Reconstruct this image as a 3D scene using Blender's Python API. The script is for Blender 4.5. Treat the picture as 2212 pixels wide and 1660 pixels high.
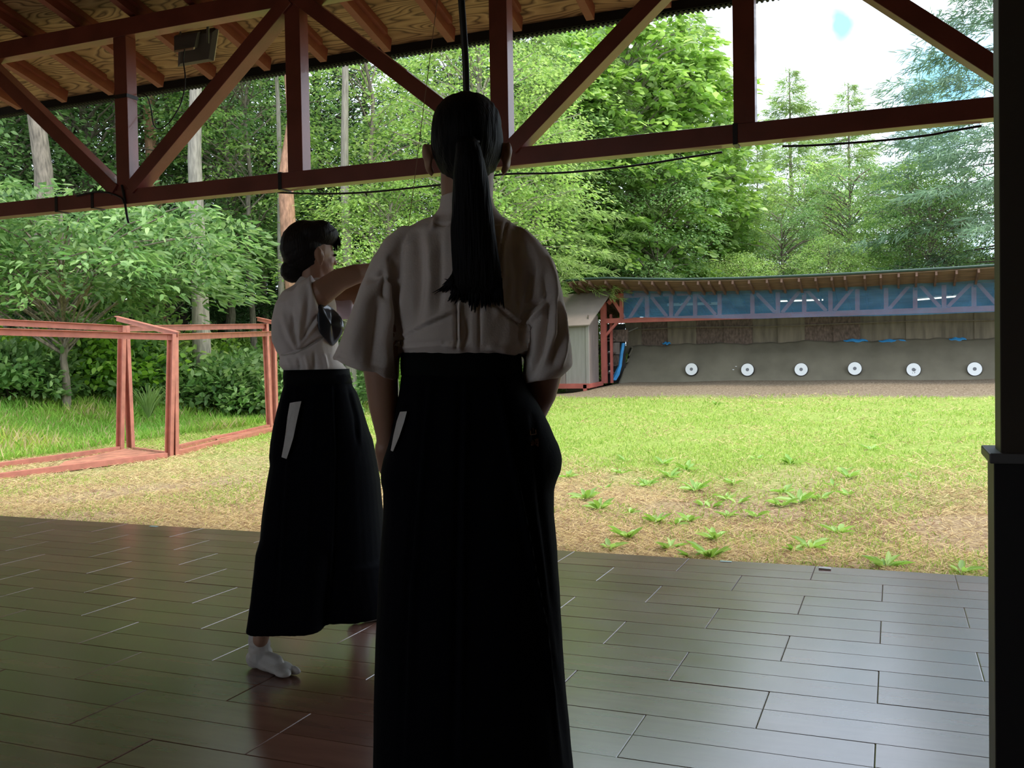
import bpy, bmesh, math, random
import numpy as np
from mathutils import Vector, Matrix

for o in list(bpy.data.objects): bpy.data.objects.remove(o, do_unlink=True)
SC = bpy.context.scene
COL = SC.collection
R = math.radians
rng = np.random.default_rng(11)
random.seed(4)

# ------------------------------------------------------------------ camera
W, H, F = 2212, 1660, 2052.0
CX, CY = W / 2, H / 2
CZ = 1.08                                   # eye height above the hall floor
Yc = np.array([1930 - CX, CY - 767, F]); Yc /= np.linalg.norm(Yc)
Xc = -np.array([-4000 - CX, CY - 868, F]); Xc -= Yc * Xc.dot(Yc); Xc /= np.linalg.norm(Xc)
Zc = -np.cross(Xc, Yc)
if Zc[1] < 0: Zc = -Zc
M3 = np.stack([Xc, Yc, Zc])                 # camera (right, up, forward) -> world
CAMP = np.array([0.0, 0.0, CZ])
cam_d = bpy.data.cameras.new('camera'); cam = bpy.data.objects.new('camera', cam_d); COL.objects.link(cam)
cam_d.sensor_width = 36.0; cam_d.lens = F / W * 36.0; cam_d.clip_start = 0.05; cam_d.clip_end = 600
right = M3 @ np.array([1, 0, 0]); up = M3 @ np.array([0, 1, 0]); fwd = M3 @ np.array([0, 0, 1])
mw = Matrix.Identity(4)
for i in range(3):
    mw[i][0] = right[i]; mw[i][1] = up[i]; mw[i][2] = -fwd[i]; mw[i][3] = CAMP[i]
cam.matrix_world = mw
SC.camera = cam

def ray(x, y): return M3 @ np.array([x - CX, CY - y, F])
def atD(x, y, D):                           # the point D metres ahead seen at that place
    return ray(x, y) / F * D + CAMP
def atZ(x, y, z=0.0):
    r = ray(x, y); return r * ((z - CZ) / r[2]) + CAMP
def atY(x, y, Y):
    r = ray(x, y); return r * (Y / r[1]) + CAMP
def spot(x, D):                             # ground position straight below that column
    yh = 781 - 0.017 * (x - CX); p = atD(x, yh, D); return p[0], p[1]

# ------------------------------------------------------------------ view, sky, sun
vs = SC.view_settings
SC.display_settings.display_device = 'sRGB'
vs.view_transform = 'Standard'; vs.look = 'None'; vs.gamma = 1.0; vs.use_curve_mapping = False
vs.exposure = 0.0
world = bpy.data.worlds.new('sky'); SC.world = world; world.use_nodes = True
nt = world.node_tree; N = nt.nodes; L = nt.links; N.clear()
wo = N.new('ShaderNodeOutputWorld'); bg = N.new('ShaderNodeBackground'); L.new(bg.outputs[0], wo.inputs[0])
tc = N.new('ShaderNodeTexCoord')
n1 = N.new('ShaderNodeTexNoise'); n1.inputs['Scale'].default_value = 3.1; n1.inputs['Detail'].default_value = 6; n1.inputs['Roughness'].default_value = .55
mp = N.new('ShaderNodeMapping'); mp.inputs['Scale'].default_value = (1, 1, 2.6); mp.inputs['Location'].default_value = (.3, 1.7, .2)
L.new(tc.outputs['Generated'], mp.inputs[0]); L.new(mp.outputs[0], n1.inputs['Vector'])
def gap(x, y, size):                        # a break in the cloud around a direction
    d = ray(x, y); d = d / np.linalg.norm(d)
    v = N.new('ShaderNodeVectorMath'); v.operation = 'DISTANCE'; v.inputs[1].default_value = tuple(d)
    n2 = N.new('ShaderNodeTexNoise'); n2.inputs['Scale'].default_value = 9; n2.inputs['Detail'].default_value = 5
    L.new(tc.outputs['Generated'], n2.inputs['Vector'])
    a = N.new('ShaderNodeVectorMath'); a.operation = 'MULTIPLY_ADD'; a.inputs[1].default_value = (.10, .10, .10)
    L.new(n2.outputs['Color'], a.inputs[0]); L.new(tc.outputs['Generated'], a.inputs[2])
    b = N.new('ShaderNodeVectorMath'); b.operation = 'SUBTRACT'; b.inputs[1].default_value = (.05, .05, .05); L.new(a.outputs[0], b.inputs[0])
    L.new(b.outputs[0], v.inputs[0])
    mr = N.new('ShaderNodeMapRange'); mr.inputs['From Min'].default_value = size; mr.inputs['From Max'].default_value = size * .35
    L.new(v.outputs['Value'], mr.inputs['Value']); return mr.outputs[0]
g1 = gap(1812, 28, .030); g2 = gap(2060, 190, .075)
cr = N.new('ShaderNodeMapRange'); cr.inputs['From Min'].default_value = .60; cr.inputs['From Max'].default_value = .72
L.new(n1.outputs['Fac'], cr.inputs['Value'])
mx1 = N.new('ShaderNodeMath'); mx1.operation = 'MAXIMUM'; L.new(cr.outputs[0], mx1.inputs[0]); L.new(g1, mx1.inputs[1])
mx2 = N.new('ShaderNodeMath'); mx2.operation = 'MAXIMUM'; L.new(mx1.outputs[0], mx2.inputs[0]); L.new(g2, mx2.inputs[1])
mixc = N.new('ShaderNodeMix'); mixc.data_type = 'RGBA'
mixc.inputs['A'].default_value = (.84, .95, 1.10, 1); mixc.inputs['B'].default_value = (.22, .52, .80, 1)
L.new(mx2.outputs[0], mixc.inputs['Factor']); L.new(mixc.outputs['Result'], bg.inputs['Color'])
bg.inputs['Strength'].default_value = 2.7
sd = bpy.data.lights.new('sun', 'SUN'); sun = bpy.data.objects.new('sun', sd); COL.objects.link(sun)
sd.energy = 3.2; sd.angle = R(14); sd.color = (1.0, .93, .80)
sdir = Vector((-.42, .04, -1.0)).normalized()      # the way the light travels
sun.rotation_euler = sdir.to_track_quat('-Z', 'Y').to_euler()
sun.location = (10, 8, 30)

# ------------------------------------------------------------------ helpers: objects
def tag(o, label=None, cat=None, group=None, kind=None):
    if label: o['label'] = label
    if cat: o['category'] = cat
    if group: o['group'] = group
    if kind: o['kind'] = kind
    return o
def link(name, me, mat=None, parent=None, smooth=False):
    o = bpy.data.objects.new(name, me); COL.objects.link(o)
    if mat is not None:
        me.materials.clear(); me.materials.append(mat)
    if parent is not None: o.parent = parent
    if smooth: me.polygons.foreach_set('use_smooth', [True] * len(me.polygons))
    return o
def empty(name, loc, label=None, cat=None, group=None, rz=0):
    o = bpy.data.objects.new(name, None); COL.objects.link(o); o.location = loc; o.rotation_euler = (0, 0, rz)
    o.empty_display_size = .1
    return tag(o, label, cat, group)
class MB:                                   # gathers world-space (or local) geometry for ONE mesh
    def __init__(s): s.v = []; s.f = []; s.m = []
    def add(s, vs_, fs, mi=0):
        b = len(s.v); s.v += [tuple(map(float, p)) for p in vs_]; s.f += [tuple(i + b for i in f) for f in fs]; s.m += [mi] * len(fs); return s
    def box(s, a, b, mi=0):
        x0, y0, z0 = a; x1, y1, z1 = b
        return s.add([(x0,y0,z0),(x1,y0,z0),(x1,y1,z0),(x0,y1,z0),(x0,y0,z1),(x1,y0,z1),(x1,y1,z1),(x0,y1,z1)],
                     [(0,3,2,1),(4,5,6,7),(0,1,5,4),(1,2,6,5),(2,3,7,6),(3,0,4,7)], mi)
    def bar(s, p, q, w, h, up=(0, 0, 1), mi=0):   # a rectangular bar from p to q
        p = Vector(p); q = Vector(q); d = (q - p).normalized(); u = Vector(up)
        sd_ = d.cross(u).normalized(); u = sd_.cross(d).normalized()
        vs_ = [c + sd_ * a * w / 2 + u * b * h / 2 for c in (p, q) for a, b in ((-1,-1),(1,-1),(1,1),(-1,1))]
        return s.add(vs_, [(0,1,2,3),(7,6,5,4),(0,4,5,1),(1,5,6,2),(2,6,7,3),(3,7,4,0)], mi)
    def tube(s, pts, rad, n=8, cap=True, mi=0):
        pts = [Vector(p) for p in pts]; rad = rad if hasattr(rad, '__len__') else [rad] * len(pts)
        prev = None; rings = []
        for i, p in enumerate(pts):
            d = (pts[min(i + 1, len(pts) - 1)] - pts[max(i - 1, 0)]).normalized()
            if prev is None: prev = Vector((1, 0, 0)) if abs(d.x) < .8 else Vector((0, 1, 0))
            a = (prev - d * prev.dot(d)).normalized(); prev = a; b = d.cross(a)
            rings.append([p + (a * math.cos(t) + b * math.sin(t)) * rad[i] for t in (2 * math.pi * k / n for k in range(n))])
        return s.rings(rings, cap, mi)
    def rings(s, rings, cap=True, mi=0):
        n = len(rings[0]); vs_ = [p for r in rings for p in r]; fs = []
        for i in range(len(rings) - 1):
            for k in range(n):
                a = i * n + k; b = i * n + (k + 1) % n; fs.append((a, b, b + n, a + n))
        if cap: fs.append(tuple(range(n - 1, -1, -1))); fs.append(tuple((len(rings) - 1) * n + k for k in range(n)))
        return s.add(vs_, fs, mi)
    def ball(s, c, r, nu=16, nv=10, rot=None, mi=0):
        c = Vector(c); r = Vector(r) if hasattr(r, '__len__') else Vector((r, r, r)); rings = []
        for j in range(nv + 1):
            t = math.pi * (j + .02) / (nv + .04); rings.append([])
            for k in range(nu):
                u = 2 * math.pi * k / nu
                p = Vector((math.sin(t) * math.cos(u) * r.x, math.sin(t) * math.sin(u) * r.y, -math.cos(t) * r.z))
                if rot is not None: p = rot @ p
                rings[-1].append(c + p)
        return s.rings(rings, True, mi)
    def mesh(s, name, off=(0, 0, 0)):
        me = bpy.data.meshes.new(name); me.from_pydata([(x - off[0], y - off[1], z - off[2]) for x, y, z in s.v], [], s.f)
        if any(s.m): me.polygons.foreach_set('material_index', s.m)
        me.update(); return me
    def build(s, name, mat, parent=None, smooth=False, bevel=0, fix=True):
        off = tuple(parent_world(parent)) if parent is not None else None
        if off is None:
            a = np.array(s.v); off = ((a[:,0].min()+a[:,0].max())/2, (a[:,1].min()+a[:,1].max())/2, a[:,2].min())
        me = s.mesh(name, off)
        if fix:
            bm = bmesh.new(); bm.from_mesh(me); bmesh.ops.recalc_face_normals(bm, faces=bm.faces); bm.to_mesh(me); bm.free()
        mats = mat if isinstance(mat, (list, tuple)) else [mat]
        o = bpy.data.objects.new(name, me); COL.objects.link(o)
        for m in mats: me.materials.append(m)
        if smooth: me.polygons.foreach_set('use_smooth', [True] * len(me.polygons))
        if parent is not None: o.parent = parent
        else: o.location = off
        if bevel:
            b = o.modifiers.new('b', 'BEVEL'); b.width = bevel; b.segments = 2; b.limit_method = 'ANGLE'
        return o
def parent_world(p):
    v = Vector((0, 0, 0))
    while p is not None: v = v + p.location; p = p.parent
    return v
def copy_tree(o, parent=None):
    c = o.copy(); COL.objects.link(c); c.parent = parent
    for ch in list(o.children): copy_tree(ch, c)
    return c

# ------------------------------------------------------------------ helpers: materials
def new_mat(name):
    m = bpy.data.materials.new(name); m.use_nodes = True; nt = m.node_tree
    return m, nt, nt.nodes, nt.links, nt.nodes['Principled BSDF']
def ramp(N, stops):
    r = N.new('ShaderNodeValToRGB'); e = r.color_ramp.elements
    while len(e) < len(stops): e.new(.5)
    for i, (p, c) in enumerate(stops): e[i].position = p; e[i].color = (*c, 1)
    return r
def mat(name, col, rough=.6, metal=0, var=.25, scale=8, stretch=(1, 1, 1), bump=0, bscale=None, spec=.5, coat=0):
    m, nt, N, L, P = new_mat(name)
    tc = N.new('ShaderNodeTexCoord'); mp = N.new('ShaderNodeMapping'); mp.inputs['Scale'].default_value = stretch
    L.new(tc.outputs['Object'], mp.inputs[0])
    n = N.new('ShaderNodeTexNoise'); n.inputs['Scale'].default_value = scale; n.inputs['Detail'].default_value = 6
    L.new(mp.outputs[0], n.inputs['Vector'])
    lo = tuple(c * (1 - var) for c in col); hi = tuple(min(1, c * (1 + var)) for c in col)
    r = ramp(N, [(.3, lo), (.7, hi)]); L.new(n.outputs['Fac'], r.inputs[0]); L.new(r.outputs[0], P.inputs['Base Color'])
    P.inputs['Roughness'].default_value = rough; P.inputs['Metallic'].default_value = metal
    P.inputs['Specular IOR Level'].default_value = spec; P.inputs['Coat Weight'].default_value = coat
    if bump:
        b = N.new('ShaderNodeBump'); b.inputs['Strength'].default_value = bump; b.inputs['Distance'].default_value = .01
        n2 = N.new('ShaderNodeTexNoise'); n2.inputs['Scale'].default_value = bscale or scale * 3; n2.inputs['Detail'].default_value = 5
        L.new(mp.outputs[0], n2.inputs['Vector']); L.new(n2.outputs['Fac'], b.inputs['Height']); L.new(b.outputs[0], P.inputs['Normal'])
    return m
def leafmat(name, c0, c1, c2, trans=.45, rough=.45):
    m, nt, N, L, P = new_mat(name)
    g = N.new('ShaderNodeNewGeometry'); r = ramp(N, [(0, c0), (.55, c1), (1, c2)]); L.new(g.outputs['Random Per Island'], r.inputs[0])
    tcn = N.new('ShaderNodeTexCoord'); no = N.new('ShaderNodeTexNoise'); no.inputs['Scale'].default_value = .9; no.inputs['Detail'].default_value = 2
    L.new(tcn.outputs['Object'], no.inputs['Vector'])
    hv = N.new('ShaderNodeHueSaturation'); mr = N.new('ShaderNodeMapRange'); mr.inputs['To Min'].default_value = .6; mr.inputs['To Max'].default_value = 1.4
    mr.inputs['From Min'].default_value = .3; mr.inputs['From Max'].default_value = .7
    L.new(no.outputs['Fac'], mr.inputs['Value']); L.new(mr.outputs[0], hv.inputs['Value']); L.new(r.outputs[0], hv.inputs['Color'])
    L.new(hv.outputs[0], P.inputs['Base Color']); P.inputs['Roughness'].default_value = rough; P.inputs['Specular IOR Level'].default_value = .4
    t = N.new('ShaderNodeBsdfTranslucent'); br = N.new('ShaderNodeHueSaturation'); br.inputs['Value'].default_value = 1.5; br.inputs['Saturation'].default_value = 1.1; br.inputs['Hue'].default_value = .495
    L.new(hv.outputs[0], br.inputs['Color']); L.new(br.outputs[0], t.inputs['Color'])
    mx = N.new('ShaderNodeMixShader'); mx.inputs[0].default_value = trans
    L.new(P.outputs[0], mx.inputs[1]); L.new(t.outputs[0], mx.inputs[2]); L.new(mx.outputs[0], N['Material Output'].inputs[0])
    return m
M = {}
M['redbeam'] = mat('red oxide paint on timber', (.23, .062, .045), .38, var=.18, scale=5, stretch=(1, 1, 1), bump=.12, bscale=30, coat=.2)
M['rafterred'] = mat('brick red paint', (.24, .062, .038), .55, var=.2, scale=5, bump=.2, bscale=40)
M['steelred'] = mat('red oxide steel', (.45, .16, .11), .42, var=.18, scale=9, bump=.1)
M['steelrust'] = mat('rusty red plate', (.36, .14, .08), .75, var=.35, scale=6, bump=.3)
M['fascia'] = mat('dark fascia', (.018, .021, .021), .7, var=.1, spec=.2)
M['black'] = mat('black plastic', (.012, .012, .013), .45, var=.1)
M['darkwall'] = mat('dark brown wall', (.050, .038, .026), .6, var=.15, scale=3)
M['blackwall'] = mat('black panel wall', (.012, .011, .012), .6, var=.15, scale=3)
M['reveal'] = mat('pale end face paint', (.17, .16, .115), .6, var=.1, scale=4, stretch=(6, 6, 1))  # paler tone for the left end faces of the partition
M['capgrey'] = mat('grey painted cap', (.12, .12, .12), .5, var=.1)
M['inwall'] = mat('pale interior boarding', (.50, .44, .36), .6, var=.2, scale=3, stretch=(1, 1, .2))
M['hair'] = mat('black hair', (.006, .006, .007), .6, var=.2, scale=60, stretch=(1, 1, .06), bump=.4, bscale=220, spec=.12)
M['hair2'] = mat('brown black hair', (.010, .007, .006), .58, var=.2, scale=60, stretch=(1, 1, .12), bump=.4, bscale=200, spec=.28)
M['skin'] = mat('skin', (.42, .235, .15), .5, var=.08, scale=6)
M['hakama'] = mat('black hakama cloth', (.0024, .003, .0052), .85, var=.15, scale=30, bump=.1, bscale=200, spec=.06)
M['obi'] = mat('dark band cloth', (.0035, .0048, .005), .8, var=.15, scale=30, spec=.1)
M['tabi'] = mat('white cotton sock', (.62, .60, .56), .85, var=.05, scale=20, bump=.3, bscale=60)
M['towel'] = mat('white cotton towel', (.66, .64, .60), .9, var=.06, scale=40, bump=.2, bscale=200)
M['leather'] = mat('black patent leather', (.03, .038, .045), .18, var=.1, spec=.7)
M['lav'] = mat('pale lavender cloth', (.66, .54, .66), .8, var=.06, scale=10)
M['cord'] = mat('pale cord', (.55, .50, .44), .8, var=.1)
M['bark'] = mat('grey bark', (.20, .165, .125), .9, var=.5, scale=9, stretch=(3, 3, .6), bump=1.0, bscale=14)
M['barkpale'] = mat('pale bark', (.30, .265, .215), .9, var=.35, scale=8, stretch=(3, 3, .5), bump=1.0, bscale=14)
M['barkred'] = mat('reddish pine bark', (.44, .23, .145), .9, var=.4, scale=8, stretch=(3, 3, .7), bump=1.0, bscale=14)
M['barkdark'] = mat('dark bark', (.075, .055, .042), .9, var=.4, scale=8, stretch=(3, 3, .6), bump=.8, bscale=14)
M['leaf_mid'] = leafmat('mid green leaves', (.09, .19, .055), (.17, .29, .095), (.32, .45, .19))
M['leaf_light'] = leafmat('light yellow green leaves', (.17, .30, .07), (.29, .43, .12), (.47, .59, .22))
M['leaf_big'] = leafmat('broad green leaves', (.14, .26, .045), (.25, .40, .09), (.42, .56, .20), rough=.35)
M['leaf_dark'] = leafmat('dark conifer needles', (.03, .075, .025), (.055, .12, .035), (.10, .19, .055), trans=.25)
M['leaf_larch'] = leafmat('feathery light needles', (.20, .31, .09), (.31, .44, .15), (.44, .56, .23), trans=.4)
M['leaf_blue'] = leafmat('bluish green needles', (.11, .19, .11), (.19, .29, .18), (.30, .42, .26), trans=.35)
M['leaf_bush'] = leafmat('bush leaves', (.11, .23, .03), (.20, .36, .05), (.38, .54, .12))
M['weed'] = leafmat('weed leaves', (.20, .36, .07), (.30, .48, .11), (.42, .60, .18), trans=.3)
# ------------------------------------------------------------------ the hall: floor
FY0 = 5.09; ROWH = .3275; PL = .65
def floor_mat():
    m, nt, N, L, P = new_mat('dark brown floor boards')
    tc = N.new('ShaderNodeTexCoord'); g = N.new('ShaderNodeNewGeometry')
    mp = N.new('ShaderNodeMapping'); mp.inputs['Scale'].default_value = (1.2, 7, 1); L.new(tc.outputs['Object'], mp.inputs[0])
    n = N.new('ShaderNodeTexNoise'); n.inputs['Scale'].default_value = 2.2; n.inputs['Detail'].default_value = 7; L.new(mp.outputs[0], n.inputs['Vector'])
    r = ramp(N, [(.3, (.15, .066, .045)), (.7, (.21, .10, .068))]); L.new(n.outputs['Fac'], r.inputs[0])
    hv = N.new('ShaderNodeHueSaturation'); mr = N.new('ShaderNodeMapRange'); mr.inputs['To Min'].default_value = .85; mr.inputs['To Max'].default_value = 1.12
    L.new(g.outputs['Random Per Island'], mr.inputs['Value']); L.new(mr.outputs[0], hv.inputs['Value']); L.new(r.outputs[0], hv.inputs['Color'])
    L.new(hv.outputs[0], P.inputs['Base Color'])
    n3 = N.new('ShaderNodeTexNoise'); n3.inputs['Scale'].default_value = 3; n3.inputs['Detail'].default_value = 6; n3.inputs['Roughness'].default_value = .7
    L.new(tc.outputs['Object'], n3.inputs['Vector'])
    rr = N.new('ShaderNodeMapRange'); rr.inputs['To Min'].default_value = .16; rr.inputs['To Max'].default_value = .30; L.new(n3.outputs['Fac'], rr.inputs['Value']); L.new(rr.outputs[0], P.inputs['Roughness'])
    P.inputs['IOR'].default_value = 2.05
    b = N.new('ShaderNodeBump'); b.inputs['Strength'].default_value = .02; b.inputs['Distance'].default_value = .01
    L.new(n3.outputs['Fac'], b.inputs['Height']); L.new(b.outputs[0], P.inputs['Normal'])
    return m
M['floor'] = floor_mat()
M['groove'] = mat('dark joint', (.012, .008, .007), .7, var=.1)
M['jointlight'] = mat('pale joint edge sheen', (.30, .27, .24), .4, var=.2)  # unused; pale colour standing for the sheen along board joints
X0, X1, Y0 = -8.0, 2.4, -4.1
fb = MB()
fb.box((X0, Y0, -.06), (X1, FY0, -.004), 1)
row = 0; y = FY0
while y > Y0 + .01:
    yb = max(y - ROWH, Y0); off = -1.03 if row % 2 == 0 else -1.355
    k0 = math.floor((X0 - off) / PL)
    x = off + k0 * PL
    while x < X1:
        a = max(x + .0009, X0); c = min(x + PL - .0009, X1)
        if c - a > .02:
            rl = random.Random(row * 1000 + round(x * 100)); ta = rl.gauss(0, .0007); tb = rl.gauss(0, .0012); tz = 0
            mid = (y + yb) / 2
            for (s0, s1) in ((yb + .0009, mid - .0004), (mid + .0004, y - .0009)):
                def hz(px_, py_): return tz + ta * (px_ - (a + c) / 2) * 2 + tb * (py_ - mid)
                q1, q2 = .0026, .0014           # eased long and short edges
                fb.add([(a + q1, s0 + q2, hz(a, s0)), (c - q1, s0 + q2, hz(c, s0)), (c - q1, s1 - q2, hz(c, s1)), (a + q1, s1 - q2, hz(a, s1)),
                        (a, s0, hz(a, s0) - .0013), (c, s0, hz(c, s0) - .0013), (c, s1, hz(c, s1) - .0013), (a, s1, hz(a, s1) - .0013),
                        (a, s0, -.006), (c, s0, -.006), (c, s1, -.006), (a, s1, -.006)],
                       [(0, 1, 2, 3), (0, 4, 5, 1), (1, 5, 6, 2), (2, 6, 7, 3), (3, 7, 4, 0), (4, 8, 9, 5), (5, 9, 10, 6), (6, 10, 11, 7), (7, 11, 8, 4)], 0)
            if row % 2 == 0 or rl.random() < .5:
                pass
        x += PL
    y -= ROWH; row += 1
fl = fb.build('floor', [M['floor'], M['groove']], fix=False); tag(fl, 'dark brown glossy plank floor of the shooting hall', kind='structure')

# ------------------------------------------------------------------ the hall: roof
SL = .264; TY = 4.95                         # roof slope; front face of the truss
def rz(y): return 3.42 - SL * (y - TY)       # underside of the rafters
def ply_mat():
    m, nt, N, L, P = new_mat('bare plywood with swirling grain')
    tc = N.new('ShaderNodeTexCoord'); mp = N.new('ShaderNodeMapping'); mp.inputs['Scale'].default_value = (1.1, 4.6, 1)
    L.new(tc.outputs['Object'], mp.inputs[0])
    n = N.new('ShaderNodeTexNoise'); n.inputs['Scale'].default_value = .9; n.inputs['Detail'].default_value = 2; L.new(mp.outputs[0], n.inputs['Vector'])
    w = N.new('ShaderNodeMath'); w.operation = 'MULTIPLY'; w.inputs[1].default_value = 20; L.new(n.outputs['Fac'], w.inputs[0])
    fr = N.new('ShaderNodeMath'); fr.operation = 'FRACT'; L.new(w.outputs[0], fr.inputs[0])
    r = ramp(N, [(0, (.085, .045, .018)), (.22, (.38, .25, .12)), (.72, (.50, .36, .19)), (1, (.13, .072, .03))]); L.new(fr.outputs[0], r.inputs[0])
    n2 = N.new('ShaderNodeTexNoise'); n2.inputs['Scale'].default_value = 2.3; n2.inputs['Detail'].default_value = 4; L.new(tc.outputs['Object'], n2.inputs['Vector'])
    hv = N.new('ShaderNodeHueSaturation'); mr = N.new('ShaderNodeMapRange'); mr.inputs['To Min'].default_value = .7; mr.inputs['To Max'].default_value = 1.25
    L.new(n2.outputs['Fac'], mr.inputs['Value']); L.new(mr.outputs[0], hv.inputs['Value']); L.new(r.outputs[0], hv.inputs['Color'])
    vo = N.new('ShaderNodeTexVoronoi'); vo.inputs['Scale'].default_value = 2.6; L.new(tc.outputs['Object'], vo.inputs['Vector'])
    kr = ramp(N, [(.03, (.25, .12, .05)), (.075, (1, 1, 1))]); L.new(vo.outputs['Distance'], kr.inputs[0])
    mx = N.new('ShaderNodeMix'); mx.data_type = 'RGBA'; mx.blend_type = 'MULTIPLY'; mx.inputs['Factor'].default_value = .9
    L.new(hv.outputs[0], mx.inputs['A']); L.new(kr.outputs[0], mx.inputs['B']); L.new(mx.outputs['Result'], P.inputs['Base Color'])
    P.inputs['Roughness'].default_value = .7
    return m
M['ply'] = ply_mat()
RT = .095                                    # rafter depth
EY = 5.85
c = MB(); pz = RT + .001
ridge = -.2
def slab(y0, z0, y1, z1, t=.03):
    c.add([(X0 - .3, y0, z0), (X1 + .3, y0, z0), (X1 + .3, y1, z1), (X0 - .3, y1, z1),
           (X0 - .3, y0, z0 + t), (X1 + .3, y0, z0 + t), (X1 + .3, y1, z1 + t), (X0 - .3, y1, z1 + t)],
          [(0, 3, 2, 1), (4, 5, 6, 7), (0, 1, 5, 4), (1, 2, 6, 5), (2, 3, 7, 6), (3, 0, 4, 7)])
slab(ridge, rz(ridge) + pz, EY, rz(EY) + pz)
slab(Y0 - .4, rz(ridge) + pz - (ridge - Y0 + .4) * SL, ridge, rz(ridge) + pz)
ce = c.build('ceiling', M['ply']); tag(ce, 'plywood roof boarding with swirling grain above the rafters', kind='structure')
EZ = 3.215
f = MB(); f.box((X0 - .3, EY, EZ), (X1 + .3, EY + .03, rz(EY) + pz + .035))
x = X0 - .3
while x < X1 + .25:                          # corrugated roofing edge showing under the fascia
    f.tube([(x, EY + .005, EZ + .006), (x, EY + .06, EZ - .002)], .011, 6); x += .032
f.box((X0 - .3, EY - .004, EZ + .0), (X1 + .3, EY + .06, EZ + .012))
tag(f.build('trim_1', M['fascia']), 'black eaves board with corrugated metal edge', kind='structure')

XR = [-6.61 + .4872 * k for k in range(0, 18)]
for i, x in enumerate([-6.61, -6.12, -5.635, -5.15, -4.665, -4.175, -3.70, -3.19, -2.71, -2.23, -1.745, -1.26, -.77, -.28, .21, .70, 1.2]):
    m = MB(); y0, y1 = .05, 5.76; w = .026
    m.add([(x - w, y0, rz(y0)), (x + w, y0, rz(y0)), (x + w, y1, rz(y1)), (x - w, y1, rz(y1)),
           (x - w, y0, rz(y0) + RT), (x + w, y0, rz(y0) + RT), (x + w, y1 + .02, rz(y1 + .02) + RT), (x - w, y1 + .02, rz(y1 + .02) + RT)],
          [(0, 3, 2, 1), (4, 5, 6, 7), (0, 1, 5, 4), (1, 2, 6, 5), (2, 3, 7, 6), (3, 0, 4, 7)])
    a = x + w; b = a + .035; y2 = 5.66
    m.add([(a, y0, rz(y0) + .055), (b, y0, rz(y0) + .055), (b, y2, rz(y2) + .055), (a, y2, rz(y2) + .055),
           (a, y0, rz(y0) + RT), (b, y0, rz(y0) + RT), (b, y2, rz(y2) + RT), (a, y2, rz(y2) + RT)],
          [(0, 3, 2, 1), (4, 5, 6, 7), (0, 1, 5, 4), (1, 2, 6, 5), (2, 3, 7, 6), (3, 0, 4, 7)])
    o = m.build('rafter', M['rafterred'])
    ordn = ['first', 'second', 'third', 'fourth', 'fifth', 'sixth', 'seventh', 'eighth', 'ninth', 'tenth', 'eleventh', 'twelfth', 'thirteenth', 'fourteenth', 'fifteenth', 'sixteenth', 'seventeenth'][i]
    tag(o, 'red painted rafter under the plywood eaves, ' + ordn + ' from the left', 'rafter', 'rafters under the eaves')

# truss
tr = empty('roof_truss', (-2.2, TY + .05, 2.17), 'long dark red timber truss spanning the open front of the hall', 'roof truss')
BH = .098
m = MB(); m.box((X0, TY, 2.172), (X1, TY + BH, 2.27)); m.build('bottom_chord', M['redbeam'], tr, bevel=.003)
m = MB(); m.box((X0, TY, 3.285), (X1, TY + BH, 3.40)); m.build('top_chord', M['redbeam'], tr, bevel=.003)
VX = [-7.46, -6.09 + .01, -4.765, -3.402, -2.04, -.70 + .005, .64, 2.0]
for x in VX:
    m = MB(); m.box((x - .054, TY + .004, 2.27), (x + .054, TY + BH - .002, 3.285)); m.build('post', M['redbeam'], tr, bevel=.003)
def brace(x0, z0, x1, z1):
    m = MB(); m.bar((x0, TY + BH / 2 - .012, z0), (x1, TY + BH / 2 - .012, z1), BH - .01, .105, up=(0, 1, 0))
    m2 = m.build('brace', M['redbeam'], tr, bevel=.003)
for a in ((-6.03, 3.30, -4.83, 2.27), (-4.70, 2.27, -3.42, 3.32), (-3.34, 3.31, -2.09, 2.30), (-1.97, 2.27, -.74, 3.32), (-.62, 3.30, .60, 2.27), (.72, 2.27, 1.95, 3.3), (-7.4, 2.27, -6.15, 3.3)):
    brace(*a)
for px_ in (605, 1588, 122, 200):
    p = atY(px_, 400 if px_ == 605 else (290 if px_ == 1588 else 445), TY)
    m = MB(); m.box((p[0] - .012, TY - .004, 2.166), (p[0] + .012, TY + BH + .004, 2.274)); o = m.build('strap', M['black'], tr)
p = atY(290, 203, TY); m = MB(); m.box((-4.823, TY - .002, p[2] - .012), (-4.707, TY + BH + .004, p[2] + .012)); m.build('strap', M['black'], tr)
# cables along the chord
def cable(name, pts, r, label, cat='cable', mt='black'):
    # smooth a polyline through the points
    P_ = [Vector(p) for p in pts]; out = []
    for i in range(len(P_) - 1):
        p0 = P_[max(i - 1, 0)]; p1 = P_[i]; p2 = P_[i + 1]; p3 = P_[min(i + 2, len(P_) - 1)]
        for k in range(8):
            t = k / 8; out.append(.5 * ((2 * p1) + (p2 - p0) * t + (2 * p0 - 5 * p1 + 4 * p2 - p3) * t * t + (3 * p1 - p0 - 3 * p2 + p3) * t ** 3))
    out.append(P_[-1]); m = MB(); m.tube(out, r, 8); o = m.build(name, M[mt], smooth=True)
    return tag(o, label, cat) if label else o
cy = TY + .112
cable('cable', [atY(x, y, cy) for x, y in ((600, 416), (700, 419), (800, 415), (900, 405), (1010, 392), (1085, 377), (1200, 374), (1300, 366), (1400, 354), (1480, 341), (1560, 329))], .006, 'thin black cable sagging below the middle of the truss')
cable('cable', [atY(x, y, cy) for x, y in ((1690, 316), (1760, 314), (1900, 304), (2000, 293), (2050, 284), (2120, 272))], .006, 'thin black cable sagging below the right end of the truss')
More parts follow.
